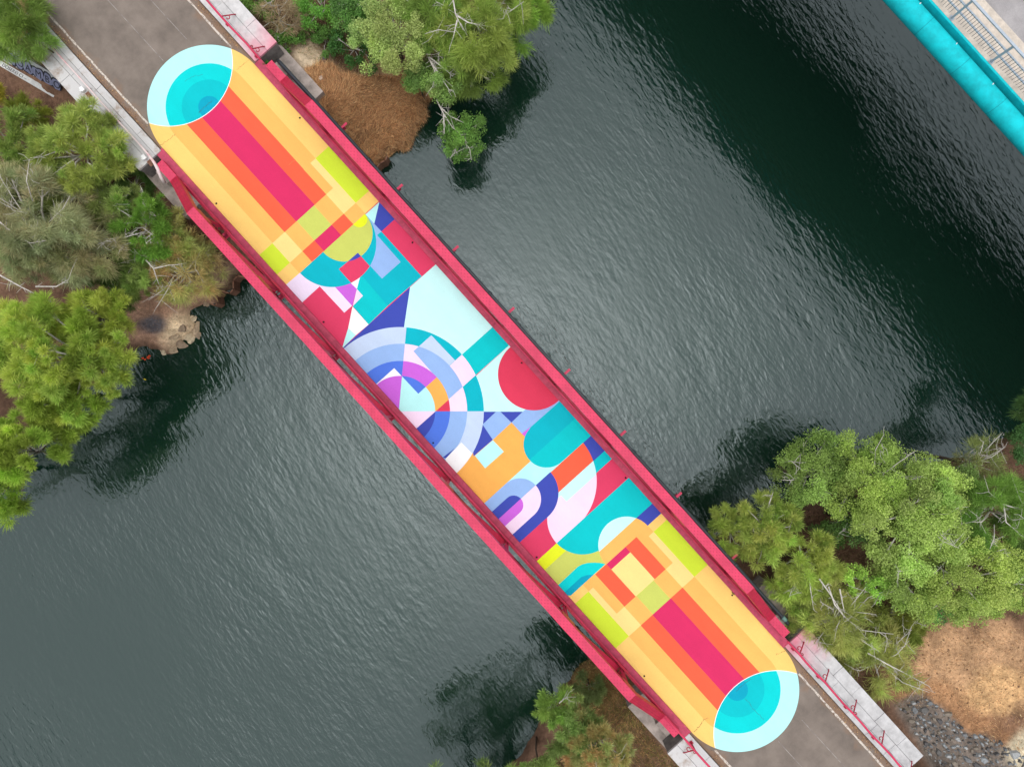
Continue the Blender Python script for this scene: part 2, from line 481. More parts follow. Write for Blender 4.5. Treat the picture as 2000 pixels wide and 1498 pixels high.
# concrete with pink overspray near the bridge end: the stain fades along the footpath
def spray_mat(name, base, u_end, sgn):
    m = mat(name, base, rough=0.85, var=0.2, scale=2.2, spec=0.2, speck=0.14, bump=0.15)
    n, l = m.node_tree.nodes, m.node_tree.links
    b = n['Principled BSDF']; src = b.inputs['Base Color'].links[0].from_socket
    tc = n.new('ShaderNodeTexCoord'); sx = n.new('ShaderNodeSeparateXYZ'); l.new(tc.outputs['Object'], sx.inputs[0])
    a = n.new('ShaderNodeMath'); a.operation = 'SUBTRACT'; a.inputs[1].default_value = u_end; l.new(sx.outputs['X'], a.inputs[0])
    ab = n.new('ShaderNodeMath'); ab.operation = 'ABSOLUTE'; l.new(a.outputs[0], ab.inputs[0])
    nz = n.new('ShaderNodeTexNoise'); nz.inputs['Scale'].default_value = 1.6; nz.inputs['Detail'].default_value = 6; l.new(tc.outputs['Object'], nz.inputs['Vector'])
    ad = n.new('ShaderNodeMath'); ad.operation = 'MULTIPLY_ADD'; ad.inputs[1].default_value = 2.2; l.new(nz.outputs['Fac'], ad.inputs[0]); l.new(ab.outputs[0], ad.inputs[2])
    mr = n.new('ShaderNodeMapRange'); mr.inputs['From Min'].default_value = 3.1; mr.inputs['From Max'].default_value = 1.0; mr.inputs['To Max'].default_value = 0.75
    l.new(ad.outputs[0], mr.inputs['Value'])
    mx = n.new('ShaderNodeMix'); mx.data_type = 'RGBA'; l.new(mr.outputs['Result'], mx.inputs['Factor']); l.new(src, mx.inputs['A']); mx.inputs['B'].default_value = C(226, 100, 132)
    l.new(mx.outputs['Result'], b.inputs['Base Color'])
    return m
M_spA = spray_mat('footpath_concrete_sprayed', C(210, 208, 207), U0 + 0.2, -1)
M_spB = spray_mat('footpath_concrete_sprayed_pink', C(200, 199, 199), U1 - 0.2, 1)
M_clean = mat('grey_footpath_concrete', C(206, 204, 203), col2=C(160, 140, 124), lo=0.30, hi=0.47, rough=0.85, scale=1.6, spec=0.2, speck=0.15, bump=0.15)

def footpath(name, u_in, u_out, side, m, mk, joints_in, joints_out, wid=1.44, chamfer=True):
    """concrete footpath on a retaining wall beside the road; side +1 = towards the pipe"""
    sgn = 1 if u_out > u_in else -1
    va = (VR + 0.10) if side > 0 else (VL - 0.11)
    f = lambda d: va + side * d
    lo, hi = min(u_in, u_out), max(u_in, u_out)
    y0, y1 = sorted((f(0.02), f(wid)))
    wall = MB().box(lo + .03, hi - .03, y0 + .02, y1 - .03, -4.2, 0.055).build(name, M_concdk, None, BR)
    tag(wall, kind='structure')
    def row(d0, d1, js, mm, top, nm):
        e = sorted([u_in] + [u_in + sgn * j for j in js] + [u_out])
        for a, b in zip(e[:-1], e[1:]):
            z = top + random.uniform(-.006, .006)
            g = 0.008
            yy0, yy1 = sorted((f(d0), f(d1)))
            MB().box(a + g, b - g, yy0 + g, yy1 - g, 0.06, z).build(nm, mm, wall, BR)
    row(0.0, 0.36, joints_in, mk, 0.17, 'kerb_stone')
    row(0.36, 0.80, joints_in[1:], m, 0.182, 'concrete_slab')
    row(0.80, wid, joints_out, m, 0.186, 'concrete_slab')
    return wall
fp_nr = footpath('footpath', U0 - 0.03, -34, +1, M_spA, M_spA, [1.6, 3.2, 4.9, 6.6, 8.3, 10], [1.5, 3.1, 4.6, 6.4, 8.2, 10])
fp_nl = footpath('footpath', U0 + 0.10, -28.4, -1, M_clean, M_clean, [1.35, 2.8, 4.3, 5.6, 7.0], [1.5, 3.0, 4.3, 5.7, 7.0])
fp_sr = footpath('footpath', U1 - 0.03, 1072 / S, +1, M_spB, M_spB, [1.55, 3.0, 4.4, 5.8, 7.1], [1.2, 2.6, 3.9, 5.6, 7.2])
fp_sl = footpath('footpath', U1 - 0.03, 34, -1, M_clean, M_clean, [1.5, 3.2, 4.9, 6.6], [1.7, 3.4, 5.1, 6.8])

# abutments carrying the bridge
def abutment(label, ua, ub):
    t = thing('bridge_abutment', label, 'abutment', bw((ua + ub) / 2, VC, -4.5), math.radians(-47.8))
    out, inn = (ua, ub)
    lo, hi = min(ua, ub), max(ua, ub)
    MB().box(lo, hi, VC - 3.0, VC + 3.0, -6, -0.95).build('abutment_wall', M_concdk, t, BR)
    for s in (-1, 1):
        a, b = sorted((VC + s * 3.02, VC + s * 4.72))
        MB().box(lo - .02, hi + .02, a, b, -6, -1.05).build('bearing_shelf', M_conc2, t, BR)
        a, b = sorted((VC + s * 3.28, VC + s * 4.15))
        e = ua if ua == lo else ub
        far = U0 if ua < 0 else U1
        c0, c1 = sorted((far + (0.35 if far < 0 else -0.35), far + (1.15 if far < 0 else -1.15)))
        MB().box(c0, c1, a, b, -1.05, -0.42).build('bearing_block', M_conc2, t, BR)
    return t
abutment('grey concrete abutment under the upper left end of the pink bridge', U0 - 0.6, -696 / S + 0.1)
abutment('grey concrete abutment under the lower right end of the pink bridge', U1 + 0.6, 640 / S)

# ------------------------------------------------------------------ the mural: flat paint, cut into patches
PAL = dict(
    yellow=(252, 208, 118), paleyellow=(254, 221, 140), orange=(252, 187, 100), amber=(248, 178, 88), coral=(246, 100, 70), pink=(216, 48, 100),
    rose=(222, 64, 102), lime=(208, 230, 58), khaki=(202, 210, 102), lemon=(230, 240, 40), aqua=(186, 244, 242), mist=(202, 248, 246), turquoise=(0, 212, 213),
    teal=(0, 194, 202), cerulean=(0, 166, 194), sea=(0, 182, 198), aquamarine=(0, 198, 202), indigo=(64, 78, 176), royal=(82, 122, 224), sky=(150, 184, 234),
    powder=(196, 214, 240), lilac=(240, 224, 246), blush=(247, 220, 243), violet=(204, 102, 218), white=(248, 248, 248), scarlet=(220, 60, 90))
PNAME = dict(yellow='warm yellow', paleyellow='pale yellow', orange='light orange', amber='amber', coral='coral', pink='hot pink', rose='rose pink', lime='lime green', khaki='yellow green',
    lemon='lemon yellow', aqua='pale aqua', mist='very pale aqua', turquoise='bright turquoise', teal='teal', cerulean='cerulean blue', sea='sea blue', aquamarine='aquamarine', indigo='indigo', royal='royal blue',
    sky='sky blue', powder='powder blue', lilac='pale lilac', blush='pale blush', violet='violet', white='white', scarlet='scarlet pink')
def paint_mat(name, rgb):
    m = mat('paint_' + name, C(*rgb), rough=0.75, var=0.03, scale=1.2, spec=0.15, speck=0.13, bump=0.2, bscale=90)
    n, l = m.node_tree.nodes, m.node_tree.links
    b = n['Principled BSDF']; src = b.inputs['Base Color'].links[0].from_socket
    # hairline cracks and scuffs that the paint bridges
    tc = n.new('ShaderNodeTexCoord')
    nz = n.new('ShaderNodeTexNoise'); nz.inputs['Scale'].default_value = 0.55; nz.inputs['Detail'].default_value = 10; nz.inputs['Roughness'].default_value = 0.7
    mp = n.new('ShaderNodeMapping'); mp.inputs['Scale'].default_value = (0.35, 2.2, 1)
    l.new(tc.outputs['Object'], mp.inputs['Vector']); l.new(mp.outputs[0], nz.inputs['Vector'])
    mr = n.new('ShaderNodeMapRange'); mr.inputs['From Min'].default_value = 0.34; mr.inputs['From Max'].default_value = 0.62
    mr.inputs['To Min'].default_value = 0.94; mr.inputs['To Max'].default_value = 1.0
    l.new(nz.outputs['Fac'], mr.inputs['Value'])
    mx = n.new('ShaderNodeMix'); mx.data_type = 'RGBA'; mx.blend_type = 'MULTIPLY'; mx.inputs['Factor'].default_value = 1
    l.new(src, mx.inputs['A']); l.new(mr.outputs['Result'], mx.inputs['B']); l.new(mx.outputs['Result'], b.inputs['Base Color'])
    return m
VA = -75.7
OPS = []
def R(u0, u1, v0, v1): return ('poly', [(u0, v0), (u1, v0), (u1, v1), (u0, v1)])
def PX(*pts): return ('poly', [uv(*p) for p in pts])
def K(cx, cy, r): c = uv(cx, cy); return ('circ', c[0], c[1], r)
def KU(u, v, r): return ('circ', u, v, r)
def NOT(s): return ('not', s)
def UNI(*s): return ('or', s)
def op(col, kind, *conds): OPS.append((col, kind, conds))
BIG = 300
def inside(s, u, v):
    t = s[0]
    if t == 'circ': return (u - s[1]) ** 2 + (v - s[2]) ** 2 < s[3] ** 2
    if t == 'not': return not inside(s[1], u, v)
    if t == 'or': return any(inside(x, u, v) for x in s[1])
    pts = s[1]; c = False
    for i in range(len(pts)):
        (x1, y1), (x2, y2) = pts[i - 1], pts[i]
        if (y1 > v) != (y2 > v) and u < (x2 - x1) * (v - y1) / (y2 - y1) + x1: c = not c
    return c
def outline(s):
    t = s[0]
    if t == 'circ':
        n = max(24, int(s[3] * 1.1))
        return [[(s[1] + s[3] * math.cos(2 * math.pi * i / n), s[2] + s[3] * math.sin(2 * math.pi * i / n)) for i in range(n)]]
    if t == 'not': return outline(s[1])
    if t == 'or': return [o for x in s[1] for o in outline(x)]
    return [s[1]]
def stadium(r, ua, ub):
    return UNI(R(ua, ub, VA - r, VA + r), KU(ua, VA, r), KU(ub, VA, r))
ea, eb = -797, 738
OUT = stadium(121.3, ea, eb)
# long stripes, nested round ends
op('yellow', 'stripe', OUT)
op('orange', 'stripe', stadium(86.5, ea, eb))
op('coral', 'stripe', stadium(55.2, ea, eb))
op('pink', 'stripe', stadium(24.2, ea, eb))
for uc, ue in ((ea, -913), (eb, 854)):
    eye = KU(ue, VA, 123)
    op('white', 'outline', KU(ue, VA, 124.3), OUT, NOT(stadium(121.3, ea + 1, eb - 1)) if False else OUT)
    op('aqua', 'crescent', eye, OUT)
    op('turquoise', 'crescent', eye, stadium(85, ea, eb))
    op('teal', 'crescent', eye, stadium(53.5, ea, eb))
    op('cerulean', 'crescent', eye, stadium(21.5, ea, eb))
# upper left chequers
op('orange', 'square', R(-583, -517, -21, -3)); op('paleyellow', 'rectangle', R(-583, -517, -3, 10.5))
op('lime', 'rectangle', R(-583, -466, 10.5, BIG))
cols_a = [(-BIG, -163, 'lime'), (-163, -130, 'paleyellow'), (-130, -98.6, 'orange'), (-98.6, -53, 'khaki'), (-53, -21, 'orange'), (-21, 10.5, 'paleyellow')]
for a, b, c in cols_a: op(c, 'square', R(-517, -466, a, b))
cols_b = [(-BIG, -163, 'yellow'), (-163, -130, 'orange'), (-130, -98.6, 'coral'), (-98.6, -53, 'pink'), (-53, -21, 'coral'), (-21, 10.5, 'orange'), (10.5, BIG, 'yellow')]
for a, b, c in cols_b: op(c, 'square', R(-466, -438, a, b))
# middle field
U3, U4 = -438, 383.5
op('rose', 'field', R(U3, U4, -BIG, BIG))
tealc = K(649, 475, 86)
op('aqua', 'triangle', PX((741, 395), (713, 420), (731, 437.5)))
op('indigo', 'quadrilateral', PX((741, 395), (800, 460), (770.5, 429), (745, 452.5), (731, 437.5)))
op('sea', 'block', PX((745, 452.5), (823.75, 540), (757.5, 597.5), (700, 532), (724, 470)))
op('sky', 'panel', PX((713, 418), (745, 452.5), (736, 459), (782.5, 512), (746, 544.5), (716, 512)))
op('aquamarine', 'block', PX((709, 541), (757.5, 597.5), (720, 634), (689, 598.5), (709, 577.5), (697, 565), (703, 540)))
op('lilac', 'panel', PX((540, 575), (559, 556), (586, 533), (640, 520), (700, 540), (687.5, 597.5), (672.5, 611), (624.5, 559.5), (575, 605)))
op('violet', 'kite', PX((650, 556), (684, 548), (697, 564.5), (688, 598)))
op('white', 'triangle', PX((681, 549), (704, 538), (697, 564.7)))
op('blush', 'triangle', PX((697, 564.7), (709, 578), (689, 598)))
op('white', 'quadrilateral', PX((688.5, 599), (720, 634), (695, 655), (680, 641)))
op('aqua', 'triangle', PX((680, 641), (695, 655), (668, 681)))
op('sea', 'semicircle', tealc, R(U3, 0, -BIG, BIG))
limec = K(672.5, 456, 55.3)
sq = PX((662, 526), (699, 494), (740, 540), (703, 572))
op('rose', 'square', sq, tealc, R(U3, 0, -BIG, BIG))
op('khaki', 'semicircle', limec, R(U3, 0, -BIG, BIG), NOT(sq))
op('indigo', 'triangle', sq, limec)
op('lemon', 'semicircle', K(702, 429, 15.5), R(U3, 0, -BIG, BIG), limec)
# the big ring fan
CX, CY = 781, 803
ring = [K(CX, CY, r) for r in (164, 131.5, 98, 69)]
def ann(i): return [ring[i]] + ([NOT(ring[i + 1])] if i < 3 else [])
op('indigo', 'triangle', PX((801, 561), (790, 690), (668, 681)))
op('mist', 'panel', PX((801, 561), (870, 500), (975, 650), (904, 692), (780, 700)))
op('mist', 'panel', PX((930, 734), (1010, 660), (1050, 804), (900, 804)))
def sector(cols, *clip):
    for i, c in enumerate(cols):
        if c: op(c, 'ring segment', *ann(i), *clip)
secL = PX((801, 561), (779, 803), (600, 803), (600, 561))
secM = PX((801, 561), (779, 803), (1000, 803), (1000, 561))
secB = PX((600, 803.2), (1000, 803.2), (1000, 1000), (600, 1000))
sector(['powder', 'sky', 'royal', 'violet'], secL)
corner = PX((770, 719), (817, 769), (760, 825), (715, 768))
op('white', 'triangle', corner, ring[2], NOT(ring[3]), secL)
sector(['sea', 'blush', 'violet', 'aqua'], secM)
op('royal', 'triangle', PX((770, 719), (817, 769), (850, 739), (800, 690)), ring[3], secM)
# tilted panel and the cross bands through the fan
band = PX((817, 769), (962, 639), (995, 674), (851, 802.5))          # between the two cross lines
low = PX((851, 803.2), (995, 674), (1000, 803.2))
tilt = PX((842.5, 655), (807.5, 686), (851, 736), (889, 704))
op('powder', 'ring segment', ring[0], NOT(ring[1]), tilt)
op('sky', 'ring segment', ring[1], NOT(ring[2]), tilt)
op('blush', 'ring segment', ring[0], NOT(ring[1]), band)
op('sky', 'ring segment', ring[1], NOT(ring[2]), band)
op('amber', 'ring segment', ring[2], NOT(ring[3]), band)
op('aquamarine', 'block', band, NOT(ring[0]))
sector(['sea', 'blush', 'scarlet', None], low)
op('indigo', 'triangle', PX((940, 804), (1021, 804), (999, 826), (945, 835)), NOT(ring[0]))
op('amber', 'field', PX((999, 825), (1060, 880), (1036, 901), (947.5, 981), (930, 1000), (860, 930), (922, 886)), NOT(ring[0]))
op('indigo', 'triangle', PX((946, 826), (962.5, 859), (925, 891), (920, 860)), NOT(ring[0]))
sector(['powder', 'sky', 'royal', 'indigo'], secB)
op('blush', 'triangle', PX((779, 803.2), (851, 803.2), (812, 838), (760, 803.2)), ring[3])
op('white', 'panel', PX((901, 864), (870, 896), (880, 940), (930, 893)), ring[0])
op('indigo', 'sliver', PX((865, 893), (871, 895), (889, 875)))
op('sky', 'band', PX((999, 825), (1022, 803), (1040, 790), (1100, 776), (1092, 785), (1032, 838), (1020, 848)))
op('sky', 'diamond', PX((973, 800), (942.5, 829), (962.5, 859), (999, 825)))
op('aqua', 'square', PX((927.5, 890), (962.5, 859.5), (984, 882), (947.5, 914.5)))
op('mist', 'panel', PX((1021, 803.8), (944.5, 803.8), (960, 760), (1010, 760)), NOT(ring[0]))
op('scarlet', 'disc', K(1043, 731, 70.5))
op('violet', 'sliver', PX((1019, 847), (1036, 834), (1026, 853)))
# cross bands and pills
op('aqua', 'band', R(136.7, 179, -165, 0), R(136.7, 179, -165, -10))
pill = UNI(KU(133.5, -30, 45), R(88.5, 178.5, -30, BIG))
op('sea', 'pill', pill, R(0, 133.5, -BIG, BIG)); op('aquamarine', 'pill', pill, R(133.5, 300, -BIG, BIG))
bigc = KU(172, -94, 119.5)
op('indigo', 'block', R(179, 219, -30, BIG)); op('teal', 'block', R(219, 240, -20, BIG)); op('rose', 'block', R(240, 289.3, -20, BIG))
op('coral', 'band', R(179, 218.5, -75, 50), bigc)
op('mist', 'band', R(218.5, 242, -130, 60), bigc)
kc = KU(288.5, VA, 69)
op('blush', 'leaf', R(242, 289.3, -126, 60), bigc)
op('rose', 'block', R(240, 289.3, -BIG, VA), NOT(kc), NOT(KU(178.2, -122, 61.5)))
op('blush', 'leaf', R(226, 289.3, -146, VA), kc)
opill = UNI(KU(178.2, -122, 61.5), R(178.2, 239.7, -BIG, -122))
op('indigo', 'arch', opill, R(178.2, 260, -BIG, BIG))
mpill = UNI(KU(177.8, -140, 41), R(136.8, 218.8, -BIG, -140))
op('sky', 'arch', mpill, R(100, 178.2, -BIG, BIG)); op('blush', 'arch', mpill, R(178.2, 260, -BIG, BIG))
ipill = UNI(KU(178, -157, 19), R(159, 197, -BIG, -157))
op('indigo', 'pill', ipill, R(100, 178.2, -BIG, BIG)); op('violet', 'pill', ipill, R(178.2, 260, -BIG, BIG))
# lower right band
op('aquamarine', 'band', R(289.3, U4, VA, BIG))
op('lemon', 'block', R(289.3, 312.5, -BIG, -120)); op('khaki', 'block', R(312.5, U4, -BIG, -40))
op('aquamarine', 'semicircle', kc, R(289.3, 383, -BIG, BIG)); 
op('turquoise', 'wave', PX((1070, 1160), (1090, 1142.5), (1129, 1106), (1137, 1101.8), (1148, 1099), (1160, 1098.3), (1172, 1099), (1185, 1101.8), (1118, 1163)), R(300, U4, -BIG, BIG))
op('cerulean', 'wave', PX((1100, 1159), (1135, 1126.5), (1146, 1122.8), (1166, 1121), (1118, 1163)), R(300, U4, -BIG, BIG))
op('indigo', 'block', R(357.5, U4, -30, BIG))
semi = K(1224, 1064, 55.5)
op('mist', 'semicircle', semi, R(200, 357.5, -BIG, BIG)); op('orange', 'semicircle', semi, R(357.5, U4 + 30, -BIG, 10.5))
# lower right chequers
op('yellow', 'square', R(U4, 401, -BIG, -161)); op('yellow', 'square', R(U4, 401, 10.5, BIG))
op('orange', 'bracket', UNI(R(U4, 401, -161, -129.6), R(401, 470, -150, -129.6))); op('paleyellow', 'strip', R(401, 470, -162, -150))
op('coral', 'bar', R(385, 470, -129.6, -100)); op('pink', 'bar', R(385, 399, -100, -50)); op('orange', 'bar', R(U4, 385, -129.6, -21))
op('paleyellow', 'panel', R(399, 470, -100, -50)); op('coral', 'bar', R(385, 470, -50, -21))
op('orange', 'bracket', UNI(R(U4, 400, -21, 10.5), R(400, 470, -21, -2.3))); op('paleyellow', 'strip', R(400, 470, -2.3, 10.5))
for a, b, c in cols_a: 
    if c != 'lime': op(c, 'square', R(470, 518.5, a, b))
op('lime', 'rectangle', R(401, 518.5, -BIG, -162)); op('lime', 'rectangle', R(400, 518.5, 10.5, BIG))

def build_mural():
    verts, edges, seen = [], [], set()
    for c, k, conds in OPS:
        for s in conds:
            for pl in outline(s):
                key = tuple((round(x, 2), round(y, 2)) for x, y in pl)
                if key in seen: continue
                seen.add(key)
                o = len(verts)
                verts += [Vector((max(-1000, min(1000, x)), max(-330, min(330, y)))) for x, y in pl]
                edges += [(o + i, o + (i + 1) % len(pl)) for i in range(len(pl))]
    vo, eo, fo, *_ = delaunay_2d_cdt(verts, edges, [], 0, 1e-3)
    vo = [(p.x, p.y) for p in vo]
    owner = []
    tris = []
    for f in fo:
        cx = sum(vo[i][0] for i in f) / 3; cy = sum(vo[i][1] for i in f) / 3
        if not inside(OUT, cx, cy): continue
        for q in range(len(OPS) - 1, -1, -1):
            if all(inside(s, cx, cy) for s in OPS[q][2]):
                tris.append(f); owner.append(q); break
    # connected patches of one colour field
    par = list(range(len(tris)))
    def find(a):
        while par[a] != a: par[a] = par[par[a]]; a = par[a]
        return a
    ed = {}
    for t, f in enumerate(tris):
        for i in range(3):
            e = (min(f[i], f[(i + 1) % 3]), max(f[i], f[(i + 1) % 3]))
            if e in ed and owner[ed[e]] == owner[t]: par[find(ed[e])] = find(t)
            ed[e] = t
    comp = {}
    for t in range(len(tris)): comp.setdefault(find(t), []).append(t)
    def area(ts): return sum(abs((vo[tris[t][1]][0] - vo[tris[t][0]][0]) * (vo[tris[t][2]][1] - vo[tris[t][0]][1]) - (vo[tris[t][2]][0] - vo[tris[t][0]][0]) * (vo[tris[t][1]][1] - vo[tris[t][0]][1])) / 2 for t in ts)
    # slivers left between neighbouring shapes take the colour of the field they touch most
    small = {}
    for rt, ts in comp.items():
        if area(ts) < 45: small[rt] = ts
    cof = {t: rt for rt, ts in comp.items() for t in ts}
    e2 = {}
    for t, f in enumerate(tris):
        for i in range(3): e2.setdefault((min(f[i], f[(i + 1) % 3]), max(f[i], f[(i + 1) % 3])), []).append(t)
    for rt in list(small):
        sc = {}
        for e, ts in e2.items():
            if len(ts) == 2:
                a, b = cof[ts[0]], cof[ts[1]]
                if a != b and rt in (a, b):
                    o = b if a == rt else a
                    if o not in small:
                        sc[o] = sc.get(o, 0) + math.hypot(vo[e[0]][0] - vo[e[1]][0], vo[e[0]][1] - vo[e[1]][1])
        if sc:
            o = max(sc, key=sc.get)
            for t in comp[rt]: owner[t] = owner[comp[o][0]]; cof[t] = o
            comp[o] = comp[o] + comp.pop(rt)
    groups = []
    main = {}
    for ts in sorted(comp.values(), key=area, reverse=True):
        q = owner[ts[0]]
        if area(ts) < 4 and q in main: main[q].extend(ts)
        else:
            g = list(ts); groups.append((q, g)); main.setdefault(q, g)
    root = thing('road_mural', 'bright geometric mural painted along the whole bridge deck with round ends', 'mural', bw(-0.7, VC, 0.0), math.radians(-47.8))
    pm = {}
    for q, ts in groups:
        c, kind, _ = OPS[q]
        if c not in pm: pm[c] = paint_mat(c, PAL[c])
        idx = {}; mb = MB(); vs = []; fs = []
        for t in ts:
            ff = []
            for i in tris[t]:
                if i not in idx: idx[i] = len(vs); vs.append((vo[i][0] / S, vo[i][1] / S, 0.004))
                ff.append(idx[i])
            a, b, d = (vs[j] for j in ff)
            if (b[0] - a[0]) * (d[1] - a[1]) - (d[0] - a[0]) * (b[1] - a[1]) < 0: ff = ff[::-1]
            fs.append(tuple(ff))
        mb.add(vs, fs)
        o = mb.build('painted_' + kind.replace(' ', '_'), pm[c], root, BR)
        o['label'] = '%s painted %s of the mural' % (PNAME[c], kind)
build_mural()
M_crk = mat('deck_crack', C(186, 140, 84), rough=.9, var=.25)
M_crk2 = mat('deck_crack_dark', C(60, 120, 126), rough=.9, var=.3)
def crack(pts, wd, m, seed):
    r = random.Random(seed); q = []
    for (x0, y0), (x1, y1) in zip(pts[:-1], pts[1:]):
        for i in range(6):
            f = i / 6; q.append((x0 + (x1 - x0) * f + r.uniform(-1.3, 1.3), y0 + (y1 - y0) * f + r.uniform(-1.3, 1.3)))
    q.append(pts[-1]); q = [uv(*p) for p in q]
    mb = MB()
    for i, ((a, b), (c, d)) in enumerate(zip(q[:-1], q[1:])):
        L = math.hypot(c - a, d - b) + 1e-6; nx, ny = -(d - b) / L, (c - a) / L
        w0 = wd * r.uniform(.15, .75); w1 = wd * r.uniform(.15, .75)
        mb.add([((a + nx * w0) / S, (b + ny * w0) / S, .007), ((a - nx * w0) / S, (b - ny * w0) / S, .007), ((c - nx * w1) / S, (d - ny * w1) / S, .007), ((c + nx * w1) / S, (d + ny * w1) / S, .007)], [(0, 1, 2, 3)])
    mb.build('surface_crack', m, bpy.data.objects['road_mural'], BR)
crack([(1356, 1428), (1366, 1418), (1374, 1405), (1384, 1402)], 1.1, M_crk, 1)
crack([(1515, 1278), (1530, 1272), (1538, 1264)], .8, M_crk, 2)
crack([(565, 0 + 322), (575, 314)], .6, M_crk, 3)
crack([(312, 286), (322, 278), (334, 270), (343, 262)], .9, M_crk, 4)
crack([(462, 136), (474, 128), (486, 118)], .7, M_crk, 5)
crack([(388, 221), (396, 213), (404, 206), (414, 198)], .9, M_crk2, 6)
crack([(1438, 1350), (1448, 1340), (1456, 1332), (1468, 1326)], .7, M_crk2, 7)
crack([(1455, 1362), (1470, 1382), (1492, 1404)], .6, M_crk2, 8)
crack([(360, 160), (378, 150), (396, 146)], .5, M_crk2, 9)

# ------------------------------------------------------------------ the pink truss bridge
bridge = thing('truss_bridge', 'pink riveted steel pony truss bridge crossing the dark river', 'bridge', bw(-0.65, VC, -1.2), math.radians(-47.8))
ZT, ZB = 2.76, 0.43            # tops of the top and bottom chords
TO = 3.57                      # truss plane from the axis
NODES = [-15.0 + 4.1 * i for i in range(8)]
UA, UB = -15.42, 14.04         # ends of the top chords
EA, EB = -18.28, 16.82         # feet of the end posts
PA, PB = -19.32, 17.87         # ends of the bottom chords
MB().box(U0, U1, VL - 0.02, VR + 0.02, -0.3, 0.0).build('deck_slab', M_conc2, bridge, BR)
def rivets(mb, p0, du, dv, nrm, L, Wd, rows, step, r=0.026, h=0.014):
    """rivet heads on a plate starting at p0: du along, dv across"""
    p0, du, dv, nrm = Vector(p0), Vector(du), Vector(dv), Vector(nrm)
    n = int(L / step)
    for j in range(rows):
        off = (j + 0.5) / rows * Wd
        for i in range(n):
            c = p0 + du * (step * (i + 0.3 + 0.5 * (j % 2))) + dv * off
            vs = [c + (du * math.cos(a) + dv * math.sin(a)) * r for a in (0, 1.047, 2.094, 3.142, 4.189, 5.236)]
            vs += [p + nrm * h - (p - c) * 0.35 for p in vs]
            mb.add(vs, [(6, 7, 8, 9, 10, 11)] + [(k, (k + 1) % 6, 6 + (k + 1) % 6, 6 + k) for k in range(6)])
